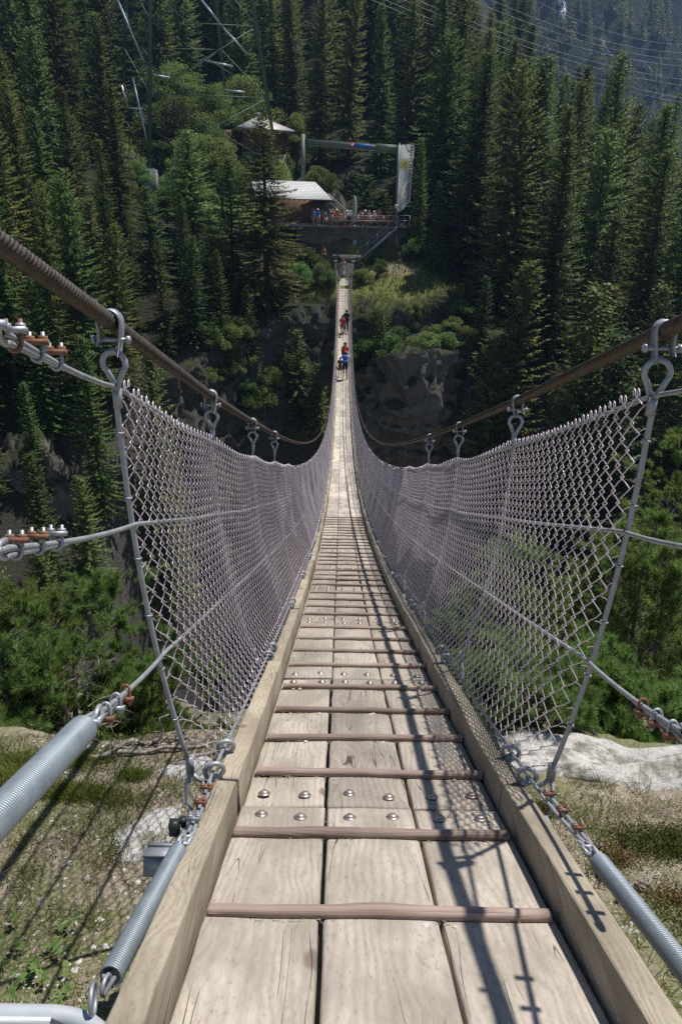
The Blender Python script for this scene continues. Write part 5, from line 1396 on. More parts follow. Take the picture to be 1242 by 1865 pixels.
# ------------------------------------------------------------------ trees
def T1(x, y): return float(station_flat(np.array([float(x)]), np.array([float(y)]), T(np.array([float(x)]), np.array([float(y)])))[0])
def topx(px, py, d):
    p = at(px, py, d); z0 = T1(p[0], d); return p[0], z0 - .3, p[2] - z0 + .3
used = []
def put(pr, px, py, d, name, label, cat, group=None, wide=1.0, rz=None, h=None, zb=None):
    x, z0, hh = topx(px, py, d)
    if pr in (YOUNG,) and hh > 9: z0 = z0 + hh - 6.5; hh = 6.5
    if zb is not None: hh = hh + z0 - zb; z0 = zb
    if h is not None: hh = h
    used.append((x, d)); r_ = random.Random(int(px * 7 + py * 13 + d))
    return pr.place(name, (x, d, z0), max(hh, .6), r_.uniform(0, 6.28) if rz is None else rz, label, cat, group, wide)
ST_ = ("spruce_tree",)
MAIN = [
 # proto, px, py top, distance, label, width factor
 (SPARSE, 478, 207, 66.5, "tall scraggy spruce with bare drooping twigs, standing left of the hut", 1.6),
 (LIGHT, 340, 238, 70, "bright yellow-green conifer lit by the sun below the pylon foot", 1.5),
 (LIGHT, 415, 285, 67, "light green conifer between the bright conifer and the scraggy spruce", 1.3),
 (LIGHT, 265, 340, 64, "broad light green conifer directly left of the bright yellow-green one", 1.4),
 (LIGHT, 190, 300, 72, "pale green conifer at the left of the clearing, half shaded", 1.3),
 (SPR[2], 345, 430, 58, "broad full spruce in front of the bright conifer, on the gorge rim", 1.3),
 (SPR[4], 450, 520, 62, "full green spruce at the foot of the scraggy one, on the rim", 1.2),
 (YOUNG, 118, 306, 60, "small golden-tipped conifer in the sun at the left, under the dark stand", 1.0),
 (YOUNG, 160, 360, 58, "light green young conifer right beside the golden-tipped one", 1.35),
 (YOUNG, 541, 598, 63, "golden-green young spruce growing on the cliff left of the bridge", 1.15),
 (YOUNG, 580, 660, 62, "tiny young spruce clinging to the cliff close to the left bridge cable", 1.0),
 (SPR[1], 225, 385, 58, "dark spruce just left of the group under the pylon foot", 1.1),
 (SPR[3], 285, 430, 56, "shaded narrow spruce below the bright conifer on the left", 1.15),
 (SPR[2], 60, 330, 50, "broad dark spruce low at the left above the main cable", 1.0),
 (SPR[0], 395, 455, 60, "dark green spruce directly left of the scraggy one", 1.1),
 (SPR[4], 10, 150, 62, "big spruce cut by the left frame edge below the dark hill", 1.0),
 (SPR[1], 45, 696, 42, "small spruce on the shaded rock outcrop behind the near left fence post", 1.1),
 (SPR[0], 150, 610, 44, "small dim spruce right of the shaded rock outcrop", 1.0),
 (SPR[3], 265, 640, 48, "small dark spruce on the gorge flank seen over the left fence", 1.1),
 (SPR[0], 753, 2, 92, "tall spruce whose tip stands close right of the flag, the highest near the wires", 1.0),
 (SPR[2], 822, 62, 84, "broad tall spruce right of the flag, first of the sunlit row", 1.3),
 (SPR[1], 886, 96, 80, "tall sunlit spruce in the middle of the row right of the flag", 1.4),
 (SPR[0], 938, 72, 86, "dark pointed spruce rising above the sunlit row on the right", .9),
 (SPR[4], 981, 104, 74, "yellow-green lit spruce at the right end of the sunlit row", 1.4),
 (SPR[3], 1066, 122, 96, "narrow dark spruce alone under the power lines on the right", 1.1),
 (SPR[2], 1150, 98, 76, "very large dark spruce near the right edge under the wires", .95),
 (SPR[0], 1215, 190, 70, "large spruce at the right frame edge behind the cable", 1.2),
 (SPR[4], 1030, 250, 62, "sunlit spruce right of the bridge in front of the big row", 1.35),
 (SPR[1], 1120, 392, 57, "mid-height spruce with golden tips below the very large dark one", 1.3),
 (SPR[3], 960, 480, 58, "slender spruce above the right cable, over the rock buttress edge", 1.2),
 (LIGHT, 1210, 520, 52, "yellowish spruce at the right edge just above the cable clamp", .9),
 (SPR[0], 1075, 520, 52, "dark spruce standing behind the first right hanger row", 1.1),
 (SPR[2], 1165, 610, 47, "lower spruce behind the right cable near its first clamp", 1.0),
 (SPR[1], 905, 610, 57, "shaded spruce at the right rim of the rock buttress", 1.1),
 (SPR[3], 800, 330, 74, "dark bare-stemmed spruce right of the stair landing", 1.1),
 (SPR[1], 770, 250, 78, "narrow dark spruce directly behind the flag", .9),
 (SPR[0], 700, 5, 98, "dark spruce behind the right end of the gantry beam", 1.0),
 (SPR[2], 640, -30, 102, "dark spruce rising behind the middle of the gantry beam", 1.0),
 (SPR[0], 585, -40, 104, "dark spruce rising behind the left gantry post", 1.0),
 (SPR[4], 530, -20, 110, "dark spruce on the slope above the upper building", 1.0),
 (YOUNG, 668, 318, 84.6, "round dark green pine bush behind the terrace crowd", 2.2),
 (YOUNG, 697, 345, 84.2, "smaller pine bush right of the round one behind the terrace crowd", 1.9),
]
for pr, px, py, d, lb, wd in MAIN: put(pr, px, py, d, "spruce_tree" if "bush" not in lb else "pine_bush", lb, "tree" if "bush" not in lb else "bush", None, wd)
# the rest of the forest: single trees, alike within each stand
g = np.random.default_rng(2024)
def project(p):
    u = p[0]; zc = p[1] * math.cos(PITCH) - p[2] * math.sin(PITCH); up = p[1] * math.sin(PITCH) + p[2] * math.cos(PITCH)
    a, b = u / zc, up / zc; return 621 + FPX * (a * math.cos(ROLL) + b * math.sin(ROLL)), 932.5 - FPX * (-a * math.sin(ROLL) + b * math.cos(ROLL))
ZONES = [
 ("left", (-90, -24), (62, 200), 96, (15, 24), "dark spruce packed in the shady stand left of the pylon", "spruces of the stand left of the pylon"),
 ("flank", (-46, -9), (20, 72), 84, (8, 17), "shaded spruce on the gorge flank below the pylon, left of the bridge", "spruces on the left gorge flank"),
 ("behind", (-30, 12), (106, 160), 46, (20, 27), "dark spruce in the forest rising behind the terrace", "spruces behind the terrace"),
 ("right", (9, 34), (62, 125), 36, (17, 26), "spruce in the dense wood right of the terrace, among the unlit ones", "spruces right of the terrace"),
 ("valley", (20, 78), (26, 175), 92, (13, 24), "spruce of the wood stepping down to the right below the blue mountain", "spruces on the right slope"),
]
LBL2 = {"left": "lighter green spruce scattered in the shady stand left of the pylon", "flank": "lighter green spruce scattered on the gorge flank below the pylon", "right": "lighter green spruce scattered in the wood right of the terrace", "valley": "lighter green spruce scattered in the wood below the blue mountain"}
for zn, xr, yr, n, hr, lb, gp in ZONES:
    k = 0; tries = 0
    while k < n and tries < 4000:
        tries += 1
        x = g.uniform(*xr); y = g.uniform(*yr); ry = np.interp(x, RX, RY)
        if y < ry + 1.2 and -16 < x < 21: continue
        if x < -9 and y < 34 and x > -13: continue
        if min(((x - a) ** 2 + ((y - b) * .8) ** 2) for a, b in used) < (3.0 if zn != "flank" else 2.4) ** 2: continue
        h = g.uniform(*hr); z0 = T1(x, y) - .3
        bx_, by_ = project((x, y, z0)); tx_, ty_ = project((x, y, z0 + h))
        if bx_ < -110 or bx_ > 1400 or ty_ > 1050: continue
        half = 2.4 * FPX / y
        if y < 100 and tx_ + half > 520 and tx_ - half < 762 and ty_ < 480 and by_ > 215: continue      # the station stays clear
        if -27 < x < -4 and 76 < y < 106: continue                                                     # the lit clearing round the pylon
        if y < 78 and 200 < tx_ < 560 and ty_ < 335: continue
        if zn in ("valley", "right") and tx_ > 980 and ty_ < 95 + (tx_ - 980) * .25: continue                # the far mountain shows above
        used.append((x, y)); k += 1
        if zn != "behind" and g.random() < .24: LIGHT.place("spruce_tree", (x, y, z0), h * .85, g.uniform(0, 6.28), LBL2[zn], "tree", "light " + gp, g.uniform(.9, 1.15))
        else: SPR[int(g.integers(0, 5))].place("spruce_tree", (x, y, z0), h, g.uniform(0, 6.28), lb, "tree", gp, g.uniform(.95, 1.3))
# scrub clinging to the gorge walls
SCR = ("dark scrub clinging to the gorge wall left of the bridge", "dark scrub clinging to the gorge wall right of the bridge")
for k in range(56):
    left = k % 2 == 0
    px, py = (g.uniform(330, 605), g.uniform(590, 800)) if left else (g.uniform(645, 905), g.uniform(560, 680))
    D = ray(px, py); t_ = np.linspace(45, 75, 400); q = D[None] * (t_ / D[1])[:, None]; hit = np.argmax(T(q[:, 0], q[:, 1]) > q[:, 2]); p = q[hit]
    BUSH[k % 4 // 2].place("wall_scrub", (p[0], p[1] - .9, p[2] - .6), g.uniform(1.2, 2.4), g.uniform(0, 6.28), SCR[0 if left else 1], "bush", "scrub on the left gorge wall" if left else "scrub on the right gorge wall", g.uniform(.8, 1.2))
for k, (x, y, z, h) in enumerate(((2.4, 65.0, -8.4, 2.0), (4.2, 63.6, -8.0, 2.4), (6.0, 63.0, -7.6, 1.8), (7.6, 62.6, -7.4, 2.2), (9.4, 62.6, -7.7, 2.4), (11.0, 63.4, -8.4, 2.2), (12.4, 64.6, -9.4, 2.6), (5.2, 64.8, -7.2, 2.2), (8.4, 64.2, -7.2, 2.4))):
    BUSH[k % 2].place("rim_bush", (x, y + .2, z - .9), h, k * 1.3, "low bush growing along the top of the broad rock face", "bush", "bushes on the rock face rim", 1.1)
SPR[1].place("spruce_tree", (12.2, 62.9, -12.5), 11, 1.0, "spruce growing against the right side of the broad rock face", "tree", None, 1.2)
YOUNG.place("spruce_tree", (3.4, 64.2, -8.6), 4.2, 2.0, "small spruce on the left end of the rock face rim", "tree", None, 1.1)
# broadleaf trees and bushes of the clearing
for px, py, d, i, wd, lb in (
 (310, 165, 92, 0, 1.2, "leafy pale green tree in the clearing between the pylon legs"), (370, 205, 90, 1, 1.2, "leafy tree right of the pale one between the pylon legs"), (225, 170, 100, 0, 1.0, "leafy tree behind the left pylon leg"),
 (250, 290, 82, 1, 1.3, "round leafy tree left of the concrete pylon foot"), (205, 300, 80, 0, 1.2, "spreading leafy tree at the left of the clearing"), (330, 290, 76, 1, 1.1, "bright leafy tree crowding the bright conifer"), (430, 130, 104, 0, 1.1, "leafy tree on the lit slope above the upper building"), (300, 345, 74, 0, 1.2, "leafy tree right below the concrete pylon foot"), (180, 345, 74, 1, 1.2, "shaded leafy tree at the lower left of the clearing"), (540, 205, 99, 1, .9, "leafy tree at the right corner of the upper building"),
 (270, 120, 101, 1, 1.2, "leafy tree high in the clearing straight behind the left pylon legs"), (330, 110, 104, 0, 1.2, "leafy tree at the top of the clearing, middle of the pylon"), (385, 150, 98, 0, 1.2, "pale leafy tree left of the right pylon legs"), (350, 235, 84, 0, 1.1, "round leafy tree right of the pylon foot"), (280, 215, 90, 1, 1.2, "leafy tree behind the concrete pylon foot"), (160, 290, 86, 1, 1.1, "dim leafy tree at the left border of the clearing"), (400, 250, 84, 1, 1.1, "leafy tree left of the upper building wing"), (220, 385, 70, 0, 1.2, "shaded leafy tree under the left of the clearing"), (150, 395, 62, 1, 1.0, "bright leafy tree right of the golden-tipped conifer"), (440, 175, 101, 0, .9, "leafy tree just above the wing of the upper building"), (395, 420, 66, 1, 1.0, "leafy tree under the light green conifer left of the spruce")):
    put(BROAD[i], px, py, d, "leafy_tree", lb, "tree", None, wd * 1.25)
for px, py, d, i, h, lb in (
 (560, 470, 73.5, 0, 2.6, "leafy bush beside the retaining wall, left of the bridge end"), (590, 478, 72.0, 1, 2.2, "leafy bush touching the left post of the bridge end"), (545, 500, 71.0, 1, 2.4, "bush on the bank left of the bridge end, lower row"), (580, 515, 70.6, 0, 2.2, "bright bush directly left of the bridge railing"), (530, 530, 69.5, 0, 2.0, "bush overhanging the cliff at the left of the lit bank"), (600, 545, 70.0, 1, 1.6, "small bush under the left railing at the cliff edge"),
 (660, 520, 71.5, 1, 1.8, "leafy bush directly right of the bridge end"), (690, 500, 73.2, 0, 1.5, "low bush on the lit grass right of the bridge end"), (655, 555, 70.2, 0, 1.7, "bush hanging over the cliff edge right of the bridge"), (755, 470, 76.0, 1, 2.4, "bush under the stair landing at the right"), (740, 450, 77.0, 0, 2.2, "bush below the flag pole beside the stairs"), (680, 480, 75.8, 1, 1.4, "dark bush beneath the steel stairs"),
 (575, 300, 86.6, 0, 2.4, "sunlit bush on the rock right of the left gantry post"), (602, 312, 85.2, 1, 2.2, "sunlit bush on the rock above the crowd"), (628, 332, 84.8, 0, 2.4, "bush between the lit rock and the round pine bush"), (715, 388, 83.0, 1, 1.6, "small lit bush by the flag pole foot"), (520, 120, 105, 0, 2.6, "low bush on the lit path above the upper building"), (470, 150, 103, 1, 2.6, "low bush on the lit slope right of the pylon")):
    x, z0, hh = topx(px, py, d); used.append((x, d))
    p = at(px, py, d); r_ = random.Random(px)
    z0 = T1(x, d) - .15
    if d > 85 and 560 < px < 640: z0 = p[2] - h
    BUSH[i].place("leafy_bush", (x, d, z0), h, r_.uniform(0, 6), lb, "bush", None, 1.0)
# meadow grass round the bridge end
mb = MB(); n = 9000; x = g.uniform(-7, 12, n); y = g.uniform(67, 79, n); k = (y > np.interp(x, RX, RY) - .5) & ((np.abs(x) > 1.2) | (y > 77.9)); x, y = x[k], y[k]; n = len(x)
z = station_flat(x, y, T(x, y)) - .02; D = np.stack([g.normal(0, .4, n), g.normal(0, .4, n), np.ones(n)], -1); D /= np.linalg.norm(D, axis=1, keepdims=True)
leafq(mb, np.stack([x, y, z], -1), D, g.uniform(.15, .55, n), .06, None, g); tag(mb.build("meadow_grass", M_leaf), kind="stuff")
mb = MB(); n = 6000; x = g.uniform(-28, -4, n); y = g.uniform(78, 106, n); z = station_flat(x, y, T(x, y)) - .02; D = np.stack([g.normal(0, .4, n), g.normal(0, .4, n), np.ones(n)], -1); D /= np.linalg.norm(D, axis=1, keepdims=True)
leafq(mb, np.stack([x, y, z], -1), D, g.uniform(.25, .8, n), .10, None, g); tag(mb.build("clearing_grass", M_leaf), kind="stuff")
# distant woods on the mountainside: many small spruces in one mass
mb = MB(); n = 2600; x = g.uniform(-330, 520, n); y = g.uniform(262, 640, n); z = mtn_z(x, y) - .5; f = fbm(np.stack([x * .012, y * .012, 0 * x], -1), 61, 4); k = f > -.30; x, y, z = x[k], y[k], z[k]; n = len(x)
m_ = 170; h = g.uniform(10, 23, n)[:, None]; q = g.random((n, m_)) ** .8; az = g.uniform(0, 6.28, (n, m_)); Rr = h * .17 * (1 - q) ** .85 + .15
Dr = np.stack([np.cos(az), np.sin(az), g.uniform(-.55, -.1, (n, m_))], -1); Dr /= np.linalg.norm(Dr, axis=-1, keepdims=True); rin = Rr * g.uniform(0, .6, (n, m_))
Bp = np.stack([x[:, None] + np.cos(az) * rin, y[:, None] + np.sin(az) * rin, z[:, None] + h * (.04 + .95 * q)], -1)
leafq(mb, Bp.reshape(-1, 3), Dr.reshape(-1, 3), (Rr * .75 + .3).ravel(), (Rr * .34 + .25).ravel(), np.stack([g.normal(0, .5, n * m_), g.normal(0, .5, n * m_), np.ones(n * m_)], -1))
tag(mb.build("distant_woods", M_spruce), kind="stuff")
# a thread of white water and pale screes high on the far mountain
M_foam = plain("white_water", (.85, .87, .9), .6, 0, .05, .2)
def mstrip(name, pix, wd, mat, label, cat):
    P = []
    for (px, py) in pix:
        D = ray(px, py); t = np.linspace(250, 1000, 1500); q = D[None] * (t / D[1])[:, None]; hit = np.argmax(mtn_z(q[:, 0], q[:, 1]) > q[:, 2]); P.append(q[hit])
    P = np.array(P); tt = np.linspace(0, len(P) - 1, 40); Q = np.stack([np.interp(tt, np.arange(len(P)), P[:, c]) for c in range(3)], -1); Q[:, 0] += np.random.default_rng(3).normal(0, wd * .25, 40)
    Q[:, 2] = np.maximum(Q[:, 2], mtn_z(Q[:, 0], Q[:, 1])) + .3; h = np.random.default_rng(4)
    w_ = wd * h.uniform(.4, 1.3, 40)[:, None]; L = Q - [1, 0, 0] * w_; Rr = Q + [1, 0, 0] * w_; up = np.array([0, -1.0, 2.0])
    V = np.concatenate([L, Rr, Q + up]); i = np.arange(39); F = np.concatenate([np.stack([i, i + 80, i + 81, i + 1], -1), np.stack([i + 80, i + 40, i + 41, i + 81], -1)])
    o = MB().add(V, F).build(name, mat, loc=tuple(Q[0])); return tag(o, label, cat) if label else tag(o, kind="structure")
mstrip("waterfall", [(1022, 8), (1026, 22), (1020, 34), (1032, 52)], 1.6, M_foam, None, None)
mstrip("scree", [(1090, 75), (1100, 95), (1112, 112)], 1.2, plain("pale_scree", (.35, .35, .34), .9, 0, .3, .2), None, None)
mstrip("scree", [(1165, 118), (1176, 128), (1182, 135)], 1.0, plain("pale_scree", (.35, .35, .34), .9, 0, .3, .2), None, None)
# ------------------------------------------------------------------ people
SK = {}
def skin_mesh(joints, edges, radii, root, sub=1):
    me = bpy.data.meshes.new("s"); names = list(joints)
    me.from_pydata([joints[n] for n in names], [(names.index(a), names.index(b)) for a, b in edges], [])
    o = bpy.data.objects.new("s", me); COL.objects.link(o)
    md = o.modifiers.new("k", 'SKIN'); md.use_smooth_shade = True
    if sub: o.modifiers.new("u", 'SUBSURF').levels = sub; o.modifiers["u"].render_levels = sub
    sv = me.skin_vertices[0].data
    for i, n in enumerate(names):
        r = radii[n]; sv[i].radius = r if isinstance(r, tuple) else (r, r); sv[i].use_root = (n == root)
    bpy.context.view_layer.update()
    out = bpy.data.meshes.new_from_object(o.evaluated_get(bpy.context.evaluated_depsgraph_get()))
    bpy.data.objects.remove(o)
    return out
def figure(pose):
    """facing -Y; returns joints of a 1.72 m person"""
    J = {"pelvis": (0, 0, .94), "belly": (0, -.01, 1.08), "chest": (0, 0, 1.28), "neck0": (0, .01, 1.43), "neck": (0, -.005, 1.50), "head": (0, -.02, 1.59), "crown": (0, -.01, 1.665), "nose": (0, -.125, 1.585), "chin": (0, -.07, 1.53)}
    for s, n in ((-1, "l"), (1, "r")):
        J["sh" + n] = (s * .17, .01, 1.40)
        if pose == "hips": J["el" + n] = (s * .36, .07, 1.17); J["wr" + n] = (s * .19, .0, 1.03)
        elif pose == "walk": J["el" + n] = (s * .25, .10 * s, 1.13); J["wr" + n] = (s * .22, -.02 + .22 * s, .93)
        elif pose == "sit": J["el" + n] = (s * .26, -.10, 1.13); J["wr" + n] = (s * .14, -.32, 1.10)
        else: J["el" + n] = (s * .25, .03, 1.13); J["wr" + n] = (s * .23, -.06, .90)
        w_ = np.array(J["wr" + n]); e = np.array(J["el" + n]); d = (w_ - e) / np.linalg.norm(w_ - e); o = np.array([0, -1.0, 0]); o -= d * (o @ d); o /= np.linalg.norm(o) + 1e-9; v = np.cross(d, o)
        J["pa" + n] = tuple(w_ + d * .07)
        for k in range(4): 
            b = w_ + d * .10 + o * (.03 - .02 * k); t = b + d * (.035, .042, .038, .028)[k] - v * .006; J["f%d%s" % (k, n)] = tuple(b); J["t%d%s" % (k, n)] = tuple(t + d * .03 - v * .015 * (1 if n == "l" else -1))
        J["th" + n] = tuple(w_ + d * .04 + o * .045); J["tt" + n] = tuple(w_ + d * .085 + o * .062)
        J["hi" + n] = (s * .09, 0, .90)
        if pose == "walk": J["kn" + n] = (s * .09, -.16 * (1 if s > 0 else -.3), .50); J["an" + n] = (s * .09, -.16 if s > 0 else .30, .10 if s > 0 else .16)
        elif pose == "sit": J["kn" + n] = (s * .10, -.42, .95 - .04); J["an" + n] = (s * .10, -.40, .50)
        else: J["kn" + n] = (s * .10, -.02, .50); J["an" + n] = (s * .11, .02, .09)
        a = np.array(J["an" + n]); J["he" + n] = tuple(a + [0, .045, -.045]); J["to" + n] = tuple(a + [s * .03, -.17, -.055])
    return J
def person_meshes(pose):
    if pose in SK: return SK[pose]
    J = figure(pose)
    E_ = [("pelvis", "belly"), ("belly", "chest"), ("chest", "neck0"), ("neck0", "neck"), ("neck", "head"), ("head", "crown"), ("head", "nose"), ("neck", "chin")]
    Rr = {"pelvis": (.15, .105), "belly": (.135, .10), "chest": (.155, .11), "neck0": .085, "neck": .055, "head": (.082, .098), "crown": .066, "nose": .012, "chin": .035}
    for n in "lr":
        E_ += [("chest", "sh" + n), ("sh" + n, "el" + n), ("el" + n, "wr" + n), ("wr" + n, "pa" + n), ("wr" + n, "th" + n), ("th" + n, "tt" + n), ("pelvis", "hi" + n), ("hi" + n, "kn" + n), ("kn" + n, "an" + n), ("an" + n, "he" + n), ("an" + n, "to" + n)]
        Rr.update({"sh" + n: .062, "el" + n: .042, "wr" + n: .026, "pa" + n: (.038, .02), "th" + n: .012, "tt" + n: .009, "hi" + n: .088, "kn" + n: .058, "an" + n: .038, "he" + n: .035, "to" + n: (.038, .026)})
        for k in range(4): E_ += [("pa" + n, "f%d%s" % (k, n)), ("f%d%s" % (k, n), "t%d%s" % (k, n))]; Rr["f%d%s" % (k, n)] = .0095; Rr["t%d%s" % (k, n)] = .0075
    body = skin_mesh(J, E_, Rr, "pelvis")
    lerp = lambda a, b, t: tuple(np.array(J[a]) * (1 - t) + np.array(J[b]) * t)
    S = {"hem": tuple(np.array(J["pelvis"]) + [0, 0, -.02]), "belly": J["belly"], "chest": J["chest"], "col": J["neck0"]}; SE = [("hem", "belly"), ("belly", "chest"), ("chest", "col")]; SR = {"hem": (.175, .13), "belly": (.155, .125), "chest": (.175, .13), "col": .088}
    P = {"pelvis": J["pelvis"]}; PE = []; PR = {"pelvis": (.163, .122)}; Q = dict(P); QE = []; QR = dict(PR); B = {}; 
    shoes = []
    for n in "lr":
        S["s" + n] = J["sh" + n]; S["e" + n] = lerp("sh" + n, "el" + n, .72); SE += [("chest", "s" + n), ("s" + n, "e" + n)]; SR["s" + n] = .076; SR["e" + n] = .064
        for (DD, EE, RR, tk) in ((P, PE, PR, .85), (Q, QE, QR, None)):
            DD["h" + n] = J["hi" + n]; EE.append(("pelvis", "h" + n)); RR["h" + n] = .104
            if tk: DD["k" + n] = lerp("hi" + n, "kn" + n, tk); RR["k" + n] = .084; EE.append(("h" + n, "k" + n))
            else: DD["k" + n] = J["kn" + n]; RR["k" + n] = .075; EE.append(("h" + n, "k" + n)); DD["a" + n] = lerp("kn" + n, "an" + n, .9); RR["a" + n] = .06; EE.append(("k" + n, "a" + n))
        shoes.append(skin_mesh({"a": tuple(np.array(J["an" + n]) + [0, 0, .03]), "m": tuple(np.array(J["an" + n]) + [0, -.03, -.04]), "h": J["he" + n], "t": J["to" + n]}, [("a", "m"), ("m", "h"), ("m", "t")], {"a": .047, "m": .045, "h": .042, "t": (.046, .034)}, "m"))
    SK[pose] = dict(J=J, body=body, shirt=skin_mesh(S, SE, SR, "chest"), shorts=skin_mesh(P, PE, PR, "pelvis"), trousers=skin_mesh(Q, QE, QR, "pelvis"), shoes=shoes)
    return SK[pose]
def cap_mesh(brim, long=False):
    m = MB(); prof = [(.107, -.03 if not long else -.11), (.112, .02), (.098, .07), (.06, .105), (.0001, .115)]
    m.lathe(prof, 14)
    if brim == "sun": m.lathe([(.105, .0), (.19, -.02), (.19, -.012), (.104, .012)], 14)
    if brim == "peak": m.box((0, -.15, .005), (.15, .12, .012), (R(-12), 0, 0))
    return m
CL = {}
def cloth(c): 
    k = "cloth_%d_%d_%d" % tuple(int(v * 99) for v in c); return plain(k, c, .85, 0, .12, 14, .15)
SKIN = plain("skin", (.50, .30, .21), .6, 0, .08, 10)
def add_person(p, pose, label, shirt, lower, hair, rz=0.0, h=1.72, group=None, hat=None, shorts=True, pack=None, seat=0.0):
    k = person_meshes(pose); t = thing("person", p, label, "person", group, rz); s = h / 1.72; t.scale = (s, s, s); J = k["J"]
    def child(nm, me, mat, par=t, off=(0, 0, 0)):
        key = (me.name, mat.name)
        if key not in CL: c_ = me.copy(); c_.materials.clear(); c_.materials.append(mat); CL[key] = c_
        o = bpy.data.objects.new(nm, CL[key]); COL.objects.link(o); o.parent = par; o.location = (off[0], off[1], off[2]); return o
    dz = (0, 0, -seat)
    child("body", k["body"], SKIN, off=dz); child("shirt", k["shirt"], cloth(shirt), off=dz); child("shorts" if shorts else "trousers", k["shorts" if shorts else "trousers"], cloth(lower), off=dz)
    for m_ in k["shoes"]: child("shoe", m_, cloth((.07, .06, .06)), off=dz)
    hc = np.array(J["head"]) + [0, .012, .015 - seat]
    if hat: cap_mesh(hat[0]).build("hat", cloth(hat[1]), t, smooth=True).location = hc
    mh = MB(); mh.lathe([(.0985, -.07 if hair != (0, 0, 0) else -.02), (.106, .0), (.098, .055), (.062, .092), (.0001, .102)], 14); ob = mh.build("hair", cloth(hair), t, smooth=True); ob.location = hc + np.array([0, .012, 0])
    me_ = MB()
    for s_ in (-1, 1): me_.lathe([(.0001, -.009), (.009, 0), (.0001, .009)], 8, (s_ * .033, -.112, 1.60 - seat))
    me_.build("eyes", cloth((.03, .025, .02)), t)
    if pack:
        mp = MB(); n = 14; V = []
        for (z, w_, d_) in ((-.24, .12, .06), (-.22, .15, .09), (-.05, .16, .11), (.12, .15, .10), (.22, .12, .08), (.25, .07, .05)):
            for q in range(n): a = q * 6.283 / n; V.append((w_ * math.copysign(abs(math.cos(a)) ** .6, math.cos(a)), .19 + d_ * math.copysign(abs(math.sin(a)) ** .6, math.sin(a)), 1.22 + z - seat))
        V = np.array(V); mp.add(V, [np.array([[i * n + q, i * n + (q + 1) % n, (i + 1) * n + (q + 1) % n, (i + 1) * n + q] for i in range(5) for q in range(n)]), np.array([[5 * n + q for q in range(n)], [q for q in range(n)][::-1]])])
        mp.box((0, .315, 1.12 - seat), (.2, .05, .16))
        for s_ in (-1, 1): mp.tube(np.array([[s_ * .10, .12, 1.44 - seat], [s_ * .11, -.02, 1.475 - seat], [s_ * .12, -.13, 1.36 - seat], [s_ * .13, -.12, 1.18 - seat], [s_ * .14, .10, 1.02 - seat]]), .016, 5)
        mp.build("backpack", cloth(pack), t, smooth=True)
    return t
def deckp(d, rx): q = pos(np.array(float(d)), rx, .004); return tuple(q)
add_person(deckp(46.6, .12), "hips", "hiker in red cap and blue backpack, hands on hips, seen from behind", (.42, .43, .46), (.035, .035, .045), (.10, .07, .05), math.pi, 1.92, hat=("peak", (.55, .05, .04)), pack=(.05, .15, .50))
add_person(deckp(49.4, .12), "stand", "hiker in a bright orange shirt just beyond the blue backpack, facing the camera", (.75, .16, .06), (.06, .05, .05), (.06, .045, .035), .3, 1.86, pack=(.03, .03, .035))
add_person(deckp(47.2, -.22), "stand", "small dark-clothed child half hidden left of the hiker with the blue backpack", (.06, .05, .06), (.22, .06, .06), (.05, .04, .035), 0, 1.35)
add_person(deckp(57.6, -.10), "walk", "dark-haired walker in a red shirt on the far half of the bridge", (.55, .06, .05), (.30, .10, .09), (.035, .03, .03), 0, 1.70)
add_person(deckp(58.6, .22), "walk", "walker all in black beside the one in the red shirt", (.02, .02, .024), (.02, .02, .024), (.02, .02, .02), math.pi, 1.85, shorts=False, pack=(.015, .015, .02))
add_person((-.15, 73.2, zd(72.2) + .14), "walk", "person in a pink top and pale trousers at the far end of the bridge", (.70, .36, .38), (.62, .60, .56), (.30, .18, .12), math.pi, 1.70, shorts=False)
add_person((-2.2, 75.4, T1(-2.2, 75.4)), "stand", "person in red half hidden by bushes left of the far bridge end", (.50, .12, .10), (.12, .10, .10), (.05, .04, .03), .4, 1.65, shorts=False)
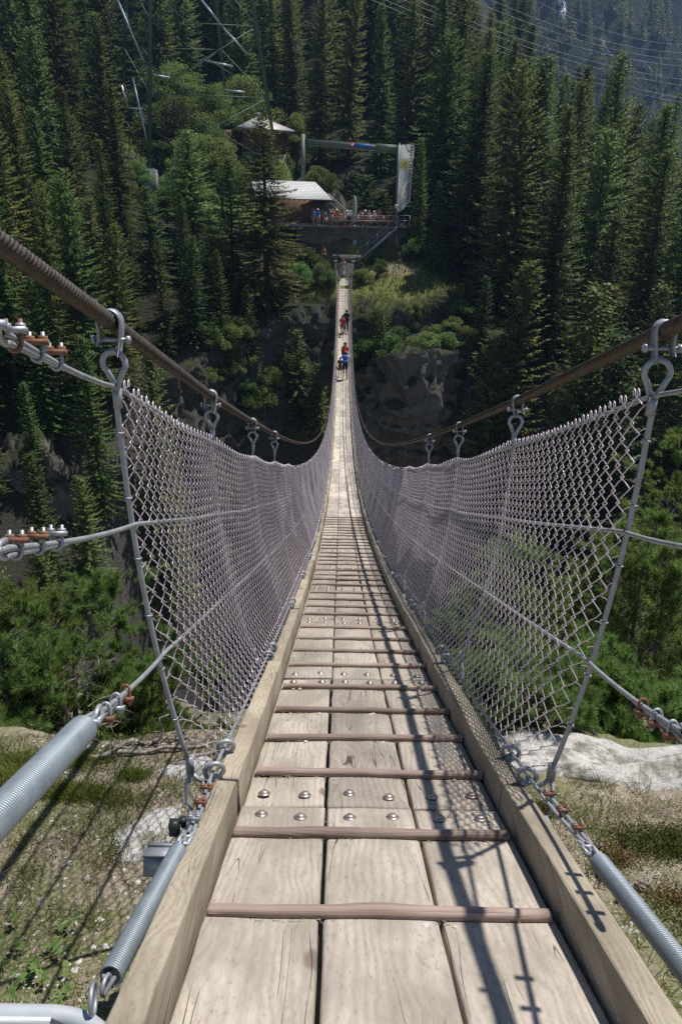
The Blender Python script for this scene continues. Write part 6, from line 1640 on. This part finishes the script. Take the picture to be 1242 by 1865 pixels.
# visitors on the terrace
g = np.random.default_rng(8)
CROWD = [ # x px, row distance, pose, shirt name, colour, hat
 (571, 78.35, "stand", "bright blue jacket", (.10, .30, .75), None), (579, 78.5, "stand", "deep blue dress", (.04, .22, .50), ("sun", (.7, .62, .5))), (587, 79.9, "stand", "coral red shirt", (.72, .18, .12), None), (594, 80.2, "sit", "pale pink shirt", (.75, .50, .48), None),
 (600, 79.8, "sit", "dark grey shirt", (.12, .12, .13), None), (606, 78.9, "stand", "orange-red dress", (.80, .17, .08), None), (613, 80.1, "sit", "brown shirt", (.30, .18, .12), ("sun", (.75, .70, .6))), (620, 79.9, "sit", "scarlet shirt", (.70, .06, .05), None), (626, 80.0, "sit", "salmon shirt", (.78, .30, .22), None),
 (632, 80.2, "sit", "white shirt, white hat", (.80, .80, .82), ("sun", (.85, .85, .85))), (638, 79.9, "sit", "lilac shirt", (.55, .48, .62), ("peak", (.8, .8, .8))), (653, 80.1, "sit", "sky blue shirt", (.35, .50, .70), None), (659, 79.9, "sit", "dusty rose shirt", (.62, .28, .28), None), (665, 80.2, "stand", "dark green shirt and white hat", (.10, .20, .15), ("sun", (.85, .84, .8))), (672, 79.9, "sit", "beige shirt", (.55, .45, .35), None),
 (678, 80.0, "sit", "magenta shirt", (.70, .08, .28), ("peak", (.6, .1, .15))), (684, 80.2, "sit", "pale yellow shirt", (.75, .68, .40), None), (690, 79.8, "sit", "crimson shirt", (.55, .05, .12), None), (703, 78.9, "stand", "black clothes", (.03, .03, .035), None),
 (610, 78.5, "sitb", "grey shirt", (.35, .33, .32), None), (622, 78.5, "sitb", "white blouse", (.78, .76, .74), None), (636, 78.5, "sitb", "navy shirt", (.05, .07, .16), ("sun", (.7, .68, .6))), (671, 78.5, "sitb", "teal green shirt", (.10, .45, .38), None), (683, 78.5, "sitb", "purple shirt", (.28, .14, .30), None), (696, 78.5, "sitb", "denim blue shirt", (.12, .17, .32), None),
 (591, 81.0, "stand", "turquoise shirt", (.10, .50, .55), None), (603, 81.1, "stand", "ivory shirt", (.80, .76, .65), ("sun", (.8, .75, .6))), (617, 81.0, "stand", "brick red shirt", (.48, .12, .07), None), (629, 81.2, "stand", "light grey shirt", (.60, .60, .62), ("peak", (.75, .75, .78))), (656, 81.0, "stand", "peach shirt", (.80, .45, .32), None), (669, 81.2, "stand", "royal blue shirt", (.08, .16, .60), None), (681, 81.1, "stand", "bright white top", (.85, .85, .86), ("sun", (.8, .8, .78))), (693, 81.0, "stand", "orange shirt", (.85, .32, .06), None)]
for i, (px, d, pose, nm, c, hat) in enumerate(CROWD):
    if pose == "sit" and i % 4 != 3: pose = "stand"
    x = at(px, 395, d)[0]; ps = "sit" if pose.startswith("sit") else pose; rz = math.pi if pose == "sitb" else g.normal(0, .5)
    where = "seated with back to the railing" if pose == "sitb" else ("seated at a table facing the bridge" if ps == "sit" else "standing")
    add_person((x, d, ZP), ps, "person in %s %s on the terrace" % (nm, where), c, tuple(g.uniform(.05, .4, 1)) * 3, ((.06, .04, .03), (.25, .16, .08), (.4, .38, .36))[i % 3], rz, g.uniform(1.62, 1.80), "visitors on the terrace", hat, pose == "stand", None, .47 if ps == "sit" else 0)
# ------------------------------------------------------------------ the air of the valley
hz = MB().box((100, 385, 195), (1720, 850, 490)).build("haze", None)
hz.data.materials.clear()
hm = bpy.data.materials.new("valley_haze"); hm.use_nodes = True; nt = hm.node_tree
nt.nodes.remove(nt.nodes["Principled BSDF"])
pv = nt.nodes.new("ShaderNodeVolumePrincipled"); pv.inputs["Color"].default_value = (.38, .58, 1.0, 1); pv.inputs["Density"].default_value = .00025; pv.inputs["Anisotropy"].default_value = .2
nt.links.new(pv.outputs[0], nt.nodes["Material Output"].inputs["Volume"])
hz.data.materials.append(hm); tag(hz, kind="stuff")
